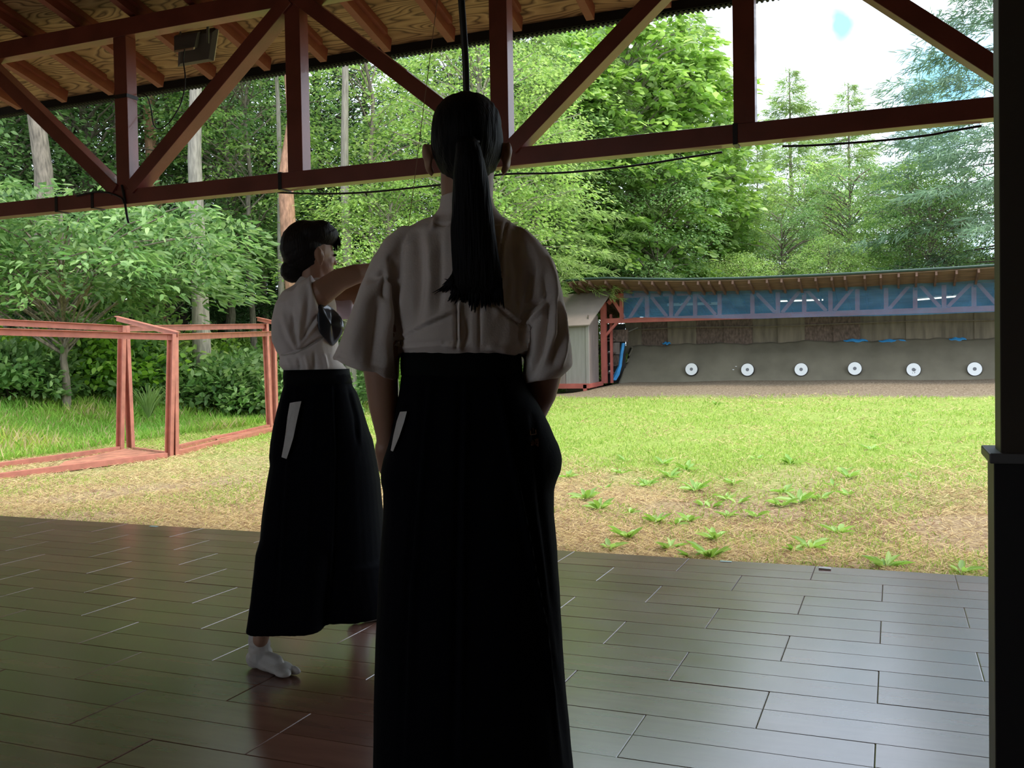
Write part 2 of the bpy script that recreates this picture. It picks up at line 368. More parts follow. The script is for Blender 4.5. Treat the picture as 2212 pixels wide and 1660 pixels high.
cable('cable', [atY(x, y, TY - .02) for x, y in ((165, 424), (205, 415), (235, 417), (262, 428), (268, 440))], .006, 'short black cable end lying on the lower beam near the left post')
cable('strap', [atY(x, y, TY - .012) for x, y in ((263, 400), (268, 425), (272, 452), (275, 470), (278, 482))], .008, 'loose black strap end hanging below the lower beam', 'strap')

# floodlight on the top chord
FD = 5.22
fl_o = atY(425, 100, FD)
fe = empty('floodlight', tuple(fl_o), 'black square floodlight hung from the upper truss beam', 'floodlight')
def q(x, y, Y): return atY(x, y, Y)
M['flood'] = mat('dark grey cast metal', (.075, .075, .068), .5, var=.1)
M['floodglass'] = mat('pale glass rim', (.55, .50, .38), .3, var=.1)
# face panel: leans, its back seen from the hall
A = [q(384, 145, FD + .10), q(462, 132, FD + .12), q(473, 58, FD + .02), q(386, 72, FD)]
nrm = Vector(A[1] - A[0]).cross(Vector(A[3] - A[0])).normalized()
if nrm.y > 0: nrm = -nrm
def plate(P4, t, mt, name, par, inset=0, off=0):
    c0 = sum((Vector(p) for p in P4), Vector()) / 4
    a = [Vector(p) + (c0 - Vector(p)) * inset + nrm * off for p in P4]; b = [p + nrm * t for p in a]
    if inset == 0: b = [p + (c0 - p) * .22 for p in b]
    m = MB(); m.rings([a, b]); return m.build(name, mt, par, bevel=.002)
plate(A, .03, M['flood'], 'housing', fe)
plate([Vector(p) - nrm * .012 for p in A], .011, M['floodglass'], 'rim', fe, inset=.001)
B = [q(388, 108, FD + .06), q(432, 100, FD + .06), q(440, 64, FD + .03), q(388, 72, FD + .03)]
plate(B, .05, M['flood'], 'driver_box', fe, inset=.02, off=.025)
C4 = [q(388, 109, FD + .03), q(430, 102, FD + .03), q(430, 97, FD + .03), q(388, 104, FD + .03)]
plate(C4, .02, M['floodglass'], 'lower_rim', fe, inset=.02, off=.05)
m = MB(); m.bar(q(449, 50, FD - .08), q(449, 92, FD - .0), .022, .006, up=(0, 1, 0)); m.bar(q(390, 60, FD - .09), q(450, 50, FD - .08), .012, .03, up=(0, 0, 1)); m.bar(q(390, 60, FD - .09), q(390, 76, FD - .02), .022, .006, up=(0, 1, 0)); m.build('bracket', M['flood'], fe)
cable('cable', [q(x, y, Y_) for x, y, Y_ in ((399, 106, FD - .06), (396, 130, FD - .05), (400, 165, FD - .05), (397, 200, FD - .1), (388, 230, FD - .15), (368, 262, FD - .2), (345, 279, FD - .2), (332, 270, FD - .15), (326, 235, FD - .1), (317, 208, TY + .12), (300, 203, TY + .106))], .0045, 'thin black cable looping down from the floodlight')

# walls
def wallbox(name, a, b, mt, label):
    m = MB(); m.box(a, b); return tag(m.build(name, mt), label, kind='structure')
bw = MB(); wx0, wx1, wz0, wz1 = -7.2, -2.6, .9, 2.5          # rear wall; its unseen window opening is added to light the shirts
bw.box((X0 - .2, Y0 - .12, -.1), (X1 + .2, Y0, wz0)); bw.box((X0 - .2, Y0 - .12, wz1), (X1 + .2, Y0, 4.6)); bw.box((X0 - .2, Y0 - .12, wz0), (wx0, Y0, wz1)); bw.box((wx1, Y0 - .12, wz0), (X1 + .2, Y0, wz1))
tag(bw.build('wall_back', M['inwall'], fix=False), 'boarded rear wall of the hall with an unseen opening added for light', kind='structure')
bw = MB()
for k in range(5): x_ = wx0 + (wx1 - wx0) * k / 4; bw.box((x_ - .03, Y0 - .09, wz0), (x_ + .03, Y0 - .03, wz1))
bw.box((wx0, Y0 - .09, wz0), (wx1, Y0 - .03, wz0 + .05)); bw.box((wx0, Y0 - .09, wz1 - .05), (wx1, Y0 - .03, wz1))
tag(bw.build('added_window_1', M['redbeam']), 'timber frame of the unseen rear opening added for light', kind='structure')  # frame of the added opening that lets sky light in from behind
wallbox('wall_left', (X0 - .12, Y0, -.1), (X0, FY0 + .02, 4.9), M['inwall'], 'brown boarded left wall of the hall')
wallbox('wall_right', (X1, Y0, -.1), (X1 + .12, FY0 + .02, 4.9), M['inwall'], 'brown boarded right wall of the hall')
# the near partition at the right edge
YW = 1.98
pe = atY(2161, 500, YW)[0]; pe2 = atY(2150, 1300, YW)[0]
zt = atY(2140, 978, YW)[2]; zb = atY(2140, 1000, YW)[2]
UT = .10
wallbox('wall_partition', (pe, YW, zt - .01), (X1, YW + UT, 4.1), M['darkwall'], 'dark upper partition at the right edge of the view')
o = wallbox('wall_dado', (pe2, YW, -.02), (X1, YW + .125, zb + .002), M['blackwall'], 'black lower partition under the grey ledge')
m = MB(); m.box((pe - .0015, YW + .001, zt), (pe, YW + UT, 4.0)); tag(m.build('trim_2', M['reveal']), 'pale end face of the upper partition', kind='structure')
m = MB(); m.box((pe2 - .0015, YW + .001, 0), (pe2, YW + .125, zb)); tag(m.build('trim_3', M['reveal']), 'pale end face of the lower partition', kind='structure')
cl = atY(2137, 990, YW - .02)[0]
m = MB(); m.box((cl, YW - .02, zb), (X1, YW + .16, zt)); tag(m.build('trim_4', M['capgrey'], bevel=.003), 'dark grey ledge capping the lower partition', kind='structure')
# small bits lying on the floor edge
m = MB(); p = atZ(1782, 1231, .0); m.add([(p[0]-.03,p[1]-.012,.001),(p[0]+.03,p[1]-.014,.001),(p[0]+.028,p[1]+.012,.003),(p[0]-.028,p[1]+.014,.002),(p[0]-.03,p[1]-.012,.009),(p[0]+.03,p[1]-.014,.007),(p[0]+.028,p[1]+.012,.012),(p[0]-.028,p[1]+.014,.01)],[(0,3,2,1),(4,5,6,7),(0,1,5,4),(1,2,6,5),(2,3,7,6),(3,0,4,7)])
tag(m.build('wood_chip', M['towel']), 'small white scrap lying on the outer edge of the dark floor', 'scrap')
M['tape'] = mat('pale green tape', (.35, .50, .44), .5, var=.1)
for px_, py_, lb in ((1568, 1214, 'pale green tape mark on the floor edge right of the standing people'), (332, 1138, 'pale green tape mark on the floor edge at the far left')):
    p = atZ(px_, py_, 0); m = MB(); m.box((p[0] - .03, p[1] - .012, .0008), (p[0] + .03, p[1] + .012, .0022)); tag(m.build('tape_mark', M['tape']), lb, 'tape')
# ------------------------------------------------------------------ ground
def sst(a, b, x):
    t = np.clip((np.asarray(x, float) - a) / (b - a), 0, 1); return t * t * (3 - 2 * t)
def gz(x, y):
    x = np.asarray(x, float); y = np.asarray(y, float)
    z = -.25 + .0235 * np.clip(y - 5, 0, 17) + (.42 - .15) * sst(22.3, 27.0, y) * sst(-8.6, -7.0, x)
    z = z + .85 * sst(0, 4.6, -11.3 - x - .0 * y) + 3.2 * sst(8, 30, -11.0 - x) + .4 * sst(28.5, 36, y)
    z = z + .02 * np.sin(x * 1.3 + y * .7) * np.sin(y * .9 - x * .4)
    return z
def ghit(x, y):                              # where that line of sight meets the ground
    r = ray(x, y) / F; t = 3.0
    while t < 80:
        p = r * t + CAMP
        if p[2] < gz(p[0], p[1]): return p
        t += .03
    return r * 40 + CAMP
gxs = np.concatenate([np.linspace(-48, -17, 22)[:-1], np.linspace(-17, 8, 90)[:-1], np.linspace(8, 42, 16)])
gys = np.concatenate([np.array([-45, -25, -12, -5, 0]), np.linspace(5.0, 30, 110)[:-1], np.linspace(30, 75, 26)])
GX, GY = np.meshgrid(gxs, gys); GZ = gz(GX, GY)
nx, ny = len(gxs), len(gys)
vv = np.stack([GX.ravel(), GY.ravel(), GZ.ravel()], 1)
ff = [(j * nx + i, j * nx + i + 1, (j + 1) * nx + i + 1, (j + 1) * nx + i) for j in range(ny - 1) for i in range(nx - 1)]
me = bpy.data.meshes.new('lawn'); me.from_pydata(vv.tolist(), [], ff)
def ground_mat():
    m, nt, N, L, P = new_mat('patchy lawn soil')
    tc = N.new('ShaderNodeTexCoord'); sx = N.new('ShaderNodeSeparateXYZ'); L.new(tc.outputs['Object'], sx.inputs[0])
    n = N.new('ShaderNodeTexNoise'); n.inputs['Scale'].default_value = 22; n.inputs['Detail'].default_value = 8; n.inputs['Roughness'].default_value = .75; L.new(tc.outputs['Object'], n.inputs['Vector'])
    soil = ramp(N, [(.34, (.12, .07, .045)), (.5, (.34, .24, .14)), (.66, (.52, .41, .24))]); L.new(n.outputs['Fac'], soil.inputs[0])
    grn = ramp(N, [(.34, (.13, .16, .035)), (.5, (.26, .34, .07)), (.68, (.46, .50, .16))]); L.new(n.outputs['Fac'], grn.inputs[0])
    n2 = N.new('ShaderNodeTexNoise'); n2.inputs['Scale'].default_value = .55; n2.inputs['Detail'].default_value = 5; L.new(tc.outputs['Object'], n2.inputs['Vector'])
    mr = N.new('ShaderNodeMapRange'); mr.inputs['From Min'].default_value = 6.5; mr.inputs['From Max'].default_value = 14; L.new(sx.outputs['Y'], mr.inputs['Value'])
    ad = N.new('ShaderNodeMath'); ad.operation = 'ADD'; L.new(mr.outputs[0], ad.inputs[0]); L.new(n2.outputs['Fac'], ad.inputs[1])
    m2 = N.new('ShaderNodeMapRange'); m2.inputs['From Min'].default_value = .65; m2.inputs['From Max'].default_value = 1.15; L.new(ad.outputs[0], m2.inputs['Value'])
    mx = N.new('ShaderNodeMix'); mx.data_type = 'RGBA'; L.new(m2.outputs[0], mx.inputs['Factor']); L.new(soil.outputs[0], mx.inputs['A']); L.new(grn.outputs[0], mx.inputs['B'])
    # bare earth apron before the bank
    m3 = N.new('ShaderNodeMapRange'); m3.inputs['From Min'].default_value = 21.8; m3.inputs['From Max'].default_value = 23.2; 
    ad2 = N.new('ShaderNodeMath'); ad2.operation = 'MULTIPLY_ADD'; ad2.inputs[1].default_value = 1.6; L.new(n2.outputs['Fac'], ad2.inputs[0]); L.new(sx.outputs['Y'], ad2.inputs[2])
    sb = N.new('ShaderNodeMath'); sb.operation = 'SUBTRACT'; sb.inputs[1].default_value = .8; L.new(ad2.outputs[0], sb.inputs[0]); L.new(sb.outputs[0], m3.inputs['Value'])
    ap = ramp(N, [(.36, (.09, .06, .04)), (.5, (.22, .165, .11)), (.62, (.36, .30, .22))]); L.new(n.outputs['Fac'], ap.inputs[0])
    mx2 = N.new('ShaderNodeMix'); mx2.data_type = 'RGBA'; L.new(m3.outputs[0], mx2.inputs['Factor']); L.new(mx.outputs['Result'], mx2.inputs['A']); L.new(ap.outputs[0], mx2.inputs['B'])
    # woodland floor on the left rise
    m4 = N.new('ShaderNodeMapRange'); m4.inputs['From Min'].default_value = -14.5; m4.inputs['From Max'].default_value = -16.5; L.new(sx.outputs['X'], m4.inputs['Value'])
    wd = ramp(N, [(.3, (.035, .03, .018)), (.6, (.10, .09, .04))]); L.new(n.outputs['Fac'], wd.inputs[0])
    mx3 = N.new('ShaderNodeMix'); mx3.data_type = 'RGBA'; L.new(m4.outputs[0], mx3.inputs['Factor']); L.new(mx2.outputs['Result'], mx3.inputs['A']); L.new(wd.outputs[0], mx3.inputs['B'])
    L.new(mx3.outputs['Result'], P.inputs['Base Color']); P.inputs['Roughness'].default_value = .95; P.inputs['Specular IOR Level'].default_value = .1
    b = N.new('ShaderNodeBump'); b.inputs['Strength'].default_value = .8; b.inputs['Distance'].default_value = .03; L.new(n.outputs['Fac'], b.inputs['Height']); L.new(b.outputs[0], P.inputs['Normal'])
    return m
M['ground'] = ground_mat()
g = link('ground', me, M['ground'], smooth=True); tag(g, 'patchy lawn soil and earth of the shooting range', 'ground', kind='structure')

def attr_mat():
    m, nt, N, L, P = new_mat('grass blades')
    a = N.new('ShaderNodeAttribute'); a.attribute_name = 'tint'; L.new(a.outputs['Color'], P.inputs['Base Color'])
    P.inputs['Roughness'].default_value = .6; P.inputs['Specular IOR Level'].default_value = .25
    t = N.new('ShaderNodeBsdfTranslucent'); L.new(a.outputs['Color'], t.inputs['Color'])
    mx = N.new('ShaderNodeMixShader'); mx.inputs[0].default_value = .35; L.new(P.outputs[0], mx.inputs[1]); L.new(t.outputs[0], mx.inputs[2]); L.new(mx.outputs[0], N['Material Output'].inputs[0])
    return m
M['blades'] = attr_mat()
def vnoise(x, y, s, seed=0):                 # smooth value noise
    r = np.random.default_rng(seed); T = r.random((64, 64)); x = x / s; y = y / s
    xi = np.floor(x).astype(int); yi = np.floor(y).astype(int); fx = x - xi; fy = y - yi; fx = fx * fx * (3 - 2 * fx); fy = fy * fy * (3 - 2 * fy)
    g_ = lambda a, b: T[a % 64, b % 64]
    return (g_(xi, yi) * (1 - fx) + g_(xi + 1, yi) * fx) * (1 - fy) + (g_(xi, yi + 1) * (1 - fx) + g_(xi + 1, yi + 1) * fx) * fy
def blades(name, x, y, hgt, wid, lean, col, label, cat):
    n = len(x); z = gz(x, y) - .004; th = rng.random(n) * 2 * np.pi; ph = rng.random(n) * 2 * np.pi
    dx, dy = np.cos(th) * wid / 2, np.sin(th) * wid / 2
    tx = np.cos(ph) * lean * hgt; ty = np.sin(ph) * lean * hgt; tz = hgt * np.sqrt(np.clip(1 - lean ** 2, .004, 1)); lift = np.where(lean > .9, .010, 0.)
    V = np.zeros((n, 4, 3)); V[:, 0] = np.stack([x - dx, y - dy, z + lift], 1); V[:, 1] = np.stack([x + dx, y + dy, z + lift], 1)
    V[:, 2] = np.stack([x + dx * .8 + tx * .5, y + dy * .8 + ty * .5, z + tz * .62 + lift], 1); V[:, 3] = np.stack([x + tx, y + ty, z + tz + lift], 1)
    me = bpy.data.meshes.new(name); me.vertices.add(n * 4); me.vertices.foreach_set('co', V.ravel())
    me.loops.add(n * 6); idx = np.arange(n)[:, None] * 4 + np.array([0, 1, 2, 0, 2, 3])[None]
    me.loops.foreach_set('vertex_index', idx.ravel().astype(np.int32)); me.polygons.add(n * 2); me.polygons.foreach_set('loop_start', (np.arange(n * 2) * 3).astype(np.int32)); me.polygons.foreach_set('loop_total', np.full(n * 2, 3, np.int32))
    me.update(calc_edges=True)
    a = me.attributes.new('tint', 'FLOAT_COLOR', 'POINT'); c4 = np.ones((n, 4, 4)); c4[:, :, :3] = col[:, None, :]; a.data.foreach_set('color', c4.ravel())
    o = link(name, me, M['blades']); return tag(o, label, cat, kind='stuff')
def lawn_points(n, y0, y1):
    out = []
    u = rng.random(n); y = 1 / (1 / y0 + u * (1 / y1 - 1 / y0))       # denser near the hall
    x = (-1.30 + rng.random(n) * 1.55) * y - .1
    k = (x > -11.9 - .0 * y) & (x < 6); return x[k], y[k]
x, y = lawn_points(300000, 5.12, 24)
n = len(x)
gn = vnoise(x + 40, y + 40, 1.7, 3) * .6 + vnoise(x + 40, y + 40, .45, 4) * .4
pg = np.clip(.14 + .80 * sst(7.5, 12.0, y + 0.15 * x) + (gn - .5) * 1.5 - .15 * sst(0, -5, x) * (y < 9), .03, .93)
bare = vnoise(x + 9, y + 77, .8, 8)
keep = (rng.random(n) < np.where(bare < .33, .35, 1.)) & (rng.random(n) > sst(21.2, 23.6, y + (gn - .5) * 2))
x, y, pg, gn = x[keep], y[keep], pg[keep], gn[keep]; n = len(x)
isg = rng.random(n) < pg; v = rng.random(n)
green = np.stack([.25 + .24 * v, .40 + .20 * v, .06 + .07 * v], 1); straw = np.stack([.55 + .25 * v, .42 + .20 * v, .20 + .12 * v], 1)
brown = np.stack([.24 + .12 * v, .13 + .08 * v, .07 + .05 * v], 1)
col = np.where(isg[:, None], green, np.where((rng.random(n) < .22 + .55 * sst(.42, .72, vnoise(x + 20, y + 33, 1.1, 12)) * (y < 10) * sst(-4.2, -2.4, x) * (1 - .7 * sst(-.6, .6, x)))[:, None], brown, straw))
sc_ = .75 + y / 14
hgt = np.where(isg, .018 + .025 * rng.random(n), .03 + .05 * rng.random(n)) * sc_
lean = np.where(isg, .3 + .6 * rng.random(n), .93 + .06 * rng.random(n))
wid = np.where(isg, .006, .0035) * (.6 + y / 7)
blades('grass', x, y, hgt, wid, lean, col, 'short patchy green and straw coloured grass of the range lawn', 'grass')
# taller grass on the left slope
n = 90000; x = -11.2 - 6.0 * rng.random(n) ** 1.2; y = 6.5 + rng.random(n) * 22
gn = vnoise(x + 60, y + 10, 1.2, 5); v = rng.random(n)
col = np.stack([.22 + .28 * v * gn * 1.5, .44 + .18 * v, .05 + .06 * v], 1); st = rng.random(n) < .12 + .25 * (gn > .65); col[st] = np.stack([.55 + .2 * v[st], .45 + .15 * v[st], .22 + .1 * v[st]], 1)
blades('grass', x, y, (.06 + .16 * rng.random(n)) * (.5 + gn), .011 + .010 * rng.random(n), .2 + .6 * rng.random(n), col, 'long bright green grass on the slope behind the red steel frame', 'grass')

# ------------------------------------------------------------------ leaf geometry
def leaves(P, D, Nn, Lh, Wd, fold=.12, droop=.15):
    n = len(P); D = D / (np.linalg.norm(D, axis=1, keepdims=True) + 1e-9); S = np.cross(D, Nn); S /= (np.linalg.norm(S, axis=1, keepdims=True) + 1e-9); U = np.cross(S, D)
    Lh = np.broadcast_to(Lh, n)[:, None]; Wd = np.broadcast_to(Wd, n)[:, None] / 2
    V = np.zeros((n, 6, 3)); V[:, 0] = P; V[:, 1] = P + D * Lh * .35 + S * Wd + U * Wd * fold; V[:, 2] = P + D * Lh * .72 + S * Wd * .75 + U * (Wd * fold - Lh * droop * .4)
    V[:, 3] = P + D * Lh - U * Lh * droop; V[:, 4] = P + D * Lh * .72 - S * Wd * .75 + U * (Wd * fold - Lh * droop * .4); V[:, 5] = P + D * Lh * .35 - S * Wd + U * Wd * fold
    return V
def leaf_mesh(name, V):
    n = len(V); me = bpy.data.meshes.new(name); me.vertices.add(n * 6); me.vertices.foreach_set('co', V.reshape(-1).astype(np.float32))
    me.loops.add(n * 8); idx = np.arange(n)[:, None] * 6 + np.array([0, 1, 2, 3, 0, 3, 4, 5])[None]
    me.loops.foreach_set('vertex_index', idx.ravel().astype(np.int32)); me.polygons.add(n * 2); me.polygons.foreach_set('loop_start', (np.arange(n * 2) * 4).astype(np.int32)); me.polygons.foreach_set('loop_total', np.full(n * 2, 4, np.int32))
    me.update(calc_edges=True); return me
def unit(n, r): 
    v = r.normal(size=(n, 3)); return v / np.linalg.norm(v, axis=1, keepdims=True)
def pads(C, R_, k, per, Lh, Wd, r, padr=.55, flat=.25, shell=.55, hole=.0):
    """crown of k flat leaf sprays on ellipsoid C,R_"""
    u = unit(k, r); rad = shell + (1 - shell) * r.random(k) ** .6
    pc = np.array(C) + u * np.array(R_) * rad[:, None]
    out = []
    pr = padr * (.6 + .8 * r.random(k))
    ang = r.random((k, per)) * 2 * np.pi; rr = np.sqrt(r.random((k, per))) * pr[:, None]
    out_dir = np.stack([u[:, 0], u[:, 1], np.zeros(k)], 1); out_dir /= np.linalg.norm(out_dir, axis=1, keepdims=True) + 1e-6
    px_ = np.cos(ang) * rr; py_ = np.sin(ang) * rr
    # tilt the pad outward and down
    tilt = -.35 - .3 * r.random(k)
    z = (px_ * out_dir[:, 0:1] + py_ * out_dir[:, 1:2]) * tilt[:, None] + r.normal(size=(k, per)) * flat * pr[:, None] * .5
    P = np.stack([px_ + pc[:, 0:1], py_ + pc[:, 1:2], z + pc[:, 2:3]], 2).reshape(-1, 3)
    D = np.stack([np.cos(ang) + r.normal(size=ang.shape) * .5, np.sin(ang) + r.normal(size=ang.shape) * .5, -.25 + r.normal(size=ang.shape) * .35], 2).reshape(-1, 3) + np.repeat(out_dir, per, 0) * .5
    Nn = np.array([0, 0, 1.]) + r.normal(size=P.shape) * .45
    n = len(P)
    return leaves(P, D, Nn, Lh * (.6 + .6 * r.random(n)), Wd * (.7 + .5 * r.random(n))), pc
def limbs(mb, pc, trunk_top, base_h, r, r0=.05, every=1, rr=.010):
    for p in pc[::every]:
        z0 = max(base_h, min(p[2] - .5 - .25 * math.hypot(p[0], p[1]), trunk_top - .3)); a = Vector((0, 0, z0)); b = Vector(p)
        mid = a.lerp(b, .5) + Vector((0, 0, .12 * (b - a).length)) + Vector(r.normal(size=3)) * .08
        mb.tube([a, mid, b], [r0 * (1 - z0 / trunk_top * .6), r0 * .5, rr], 5, cap=False)
def trunk_tube(mb, h, r0, r1, lean=(0, 0), n=10, wob=.05, seed=0, flare=1.18):
    rr = random.Random(seed); pts = []; rad = []
    K = 12
    for i in range(K + 1):
        t = i / K; pts.append((lean[0] * t * h + rr.uniform(-wob, wob) * (t > 0), lean[1] * t * h + rr.uniform(-wob, wob) * (t > 0), t * h - .25 * (i == 0)))
        rad.append(r0 * (1 - t) + r1 * t + (r0 * (flare - 1) * max(0, 1 - t * 9)))
    mb.tube(pts, rad, n); return pts

# prototypes: dict kind -> (foliage mesh, trunk mesh)
def mk_broad(seed, R_=(3, 3, 4), C=(0, 0, 7), k=230, per=85, Lh=.13, Wd=.065, padr=.75, tr=.14, lmat='leaf_mid', bmat='bark', every=2, shell=.45, base=2.5, wob=.08):
    r = np.random.default_rng(seed); V, pc = pads(C, R_, k, per, Lh, Wd, r, padr=padr, shell=shell)
    fm = leaf_mesh('foliage', V); fm.materials.append(M[lmat])
    mb = MB(); trunk_tube(mb, C[2] + R_[2] * .7, tr, .03, n=9, seed=seed, wob=wob); limbs(mb, pc, C[2] + R_[2] * .7, base, r, r0=tr * .4, every=every)
    tm = mb.mesh('trunk'); tm.materials.append(M[bmat]); tm.polygons.foreach_set('use_smooth', [True] * len(tm.polygons))
    return fm, tm
def mk_conifer(seed, h=14, rbase=2.6, z0=2.0, nb=240, needles=26000, Lh=.16, Wd=.016, droop=.25, lmat='leaf_larch', bmat='bark', tr=.16, tuft=.32, up=.15):
    r = np.random.default_rng(seed); mb = MB(); trunk_tube(mb, h, tr, .012, n=9, seed=seed, wob=.03); P = []; D = []
    ts = np.sort(r.random(nb) ** .85)
    Ls = rbase * ((1 - ts) ** .85 * (.6 + .55 * r.random(nb))) + .12
    cnt = np.maximum(14, (needles * Ls ** 1.25 / (Ls ** 1.25).sum()).astype(int))
    for i in range(nb):
        t = ts[i]; z = z0 + (h - z0 - .05) * t; L_ = Ls[i]; n = int(cnt[i]); a = r.random() * 2 * np.pi
        d = np.array([np.cos(a), np.sin(a), 0]); dz = up + .55 * t - droop * r.random() * (1 - t)
        s = .12 + .88 * r.random(n) ** .75; side = np.array([-d[1], d[0], 0])
        tw = np.round(s * 7) / 7 + r.normal(size=n) * .02            # twigs hang off the limb at intervals
        w = (1 - s * .55) * L_ * tuft * (r.random(n) * 2 - 1)
        curve = L_ * (dz * s - droop * .7 * s ** 2)
        p = np.array([0, 0, z]) + d * (tw * L_ + np.abs(w) * .5)[:, None] + side * w[:, None] + np.array([0, 0, 1.]) * (curve - np.abs(w) * .28 - r.random(n) * .10)[:, None]
        P.append(p); D.append(d * .7 + side * np.sign(w)[:, None] * .5 + r.normal(size=(n, 3)) * .35 + np.array([0, 0, -.2]))
        e = np.array([0, 0, z]) + d * L_ + np.array([0, 0, L_ * (dz - droop * .7)]); m_ = np.array([0, 0, z]) + d * L_ * .5 + np.array([0, 0, L_ * (dz * .5 - droop * .18)])
        if i % 2 == 0: mb.tube([(0, 0, z), m_, e], [.010 + .02 * (1 - t), .008, .003], 4, cap=False)
    P = np.concatenate(P); D = np.concatenate(D); n = len(P)
    V = leaves(P, D, np.array([0, 0, 1.]) + r.normal(size=P.shape) * .6, Lh * (.5 + r.random(n)), Wd * (.7 + .6 * r.random(n)))
    fm = leaf_mesh('foliage', V); fm.materials.append(M[lmat]); tm = mb.mesh('trunk'); tm.materials.append(M[bmat])
    return fm, tm
def mk_shrub(seed, R_=(1, 1, .8), n=5200, Lh=.10, Wd=.06, lmat='leaf_bush'):
    r = np.random.default_rng(seed); k = 60; u = unit(k, r); u[:, 2] = np.abs(u[:, 2]); pc = u * np.array(R_) * (.4 + .6 * r.random(k))[:, None]
    c = r.integers(0, k, n); P = pc[c] + r.normal(size=(n, 3)) * np.array([.17, .17, .12]); P[:, 2] = np.abs(P[:, 2]) + .02
    D = P / (np.linalg.norm(P, axis=1, keepdims=True) + .1) + r.normal(size=(n, 3)) * .6 + np.array([0, 0, -.1]); V = leaves(P, D, np.array([0, 0, 1.]) + r.normal(size=P.shape) * .5, Lh * (.6 + .7 * r.random(n)), Wd * (.7 + .6 * r.random(n)))
    fm = leaf_mesh('foliage', V); fm.materials.append(M[lmat]); mb = MB()
    for p in pc[::3]: mb.tube([(0, 0, -.1), Vector(p) * .5 + Vector((0, 0, .05)), p], [.018, .012, .004], 5, cap=False)
    tm = mb.mesh('stem'); tm.materials.append(M['barkdark']); return fm, tm
PR = {
 'mid0': mk_broad(1, (3.2, 3.2, 4.6), (0, 0, 8), 165, 68, Lh=.15, Wd=.075),
 'mid1': mk_broad(2, (2.8, 2.8, 3.6), (0, 0, 6.2), 160, 72, Lh=.14, Wd=.07),
 'lite0': mk_broad(3, (2.6, 2.6, 3.6), (0, 0, 6.4), 190, 85, lmat='leaf_light', Lh=.11, Wd=.06, bmat='barkpale', tr=.10),
 'lite1': mk_broad(4, (2.3, 2.3, 2.0), (0, 0, 3.4), 130, 110, lmat='leaf_light', Lh=.10, Wd=.045, padr=.65, tr=.07, base=1.0),
 'near': mk_broad(5, (3.1, 2.3, .95), (0, 0, 2.25), 135, 90, lmat='leaf_mid', Lh=.17, Wd=.058, padr=.55, tr=.06, base=.8, shell=.3, wob=.02),
 'sparse': mk_broad(17, (2.6, 2.6, 4.2), (0, 0, 7.2), 90, 60, lmat='leaf_light', Lh=.14, Wd=.07, padr=.6, bmat='bark', tr=.10, base=2.0, every=3, shell=.35),
 'big': mk_broad(6, (3.4, 3.4, 6.0), (0, 0, 7.8), 330, 34, lmat='leaf_big', Lh=.36, Wd=.19, padr=.62, bmat='barkpale', tr=.16),
 'dark0': mk_conifer(7, 17, 3.0, 1.2, 300, 19000, Lh=.24, Wd=.026, lmat='leaf_dark', bmat='barkdark', tr=.20, droop=.35),
 'dark1': mk_conifer(8, 14, 2.7, .6, 270, 17000, Lh=.24, Wd=.026, lmat='leaf_dark', bmat='barkdark', tr=.16, droop=.3),
 'larch0': mk_conifer(9, 13, 2.5, 3.2, 260, 26000, Lh=.22, Wd=.018, tr=.13, droop=.35, up=.15),
 'larch1': mk_conifer(10, 15, 4.0, 3.0, 240, 32000, Lh=.26, Wd=.020, tr=.16, droop=.40, up=.1),
 'blue': mk_conifer(12, 17, 5.0, 2.0, 230, 38000, Lh=.28, Wd=.024, tr=.2, droop=.3, up=.1, lmat='leaf_blue', bmat='barkdark'),
 'pine': mk_broad(14, (3.0, 3.0, 2.6), (0, 0, 14.5), 90, 60, lmat='leaf_dark', Lh=.22, Wd=.03, tr=.21, bmat='bark', base=9, every=1),
 'pinered': mk_broad(15, (2.6, 2.6, 2.6), (0, 0, 14.0), 90, 60, lmat='leaf_dark', Lh=.22, Wd=.03, tr=.15, bmat='barkred', base=9.5, every=1),
 'pale': mk_broad(16, (2.8, 2.8, 3.0), (0, 0, 13), 110, 70, lmat='leaf_mid', Lh=.14, Wd=.07, tr=.22, bmat='barkpale', base=8, every=1),
 'bush0': mk_shrub(21), 'bush1': mk_shrub(22, (1.2, 1.0, .9), 5200, .13, .075, 'leaf_mid'), 'bush2': mk_shrub(23, (1.0, 1.0, .7), 6000, .08, .05, 'leaf_light'),
}
made = {}
TENS = {20: 'twent', 30: 'thirt', 40: 'fort', 50: 'fift', 60: 'sixt'}
ORD = ['first', 'second', 'third', 'fourth', 'fifth', 'sixth', 'seventh', 'eighth', 'ninth', 'tenth', 'eleventh', 'twelfth', 'thirteenth', 'fourteenth', 'fifteenth', 'sixteenth', 'seventeenth', 'eighteenth', 'nineteenth', 'twentieth'] + ['twenty-' + s for s in ('first', 'second', 'third', 'fourth', 'fifth', 'sixth', 'seventh', 'eighth', 'ninth')] + ['thirtieth']
for T_ in ('thirty', 'forty', 'fifty'):
    ORD += [T_ + '-' + s for s in ('first', 'second', 'third', 'fourth', 'fifth', 'sixth', 'seventh', 'eighth', 'ninth')] + [{'thirty': 'fortieth', 'forty': 'fiftieth', 'fifty': 'sixtieth'}[T_]]
def plant(kind, X, Y, s=1.0, label=None, cat='tree', name='tree', group=None, rz=None, sz=None, lean=0, dz=0):
    fm, tm = PR[kind]; low = cat == 'shrub'
    e = empty(name, (X, Y, float(gz(X, Y)) + dz), label, cat, group, rz=rng.random() * 6.28 if rz is None else rz)
    e.scale = (s, s, sz if sz else s)
    if lean: e.rotation_euler[1] = lean
    a = bpy.data.objects.new('stem' if low else 'trunk', tm); COL.objects.link(a); a.parent = e
    b = bpy.data.objects.new('foliage', fm); COL.objects.link(b); b.parent = e
    return e
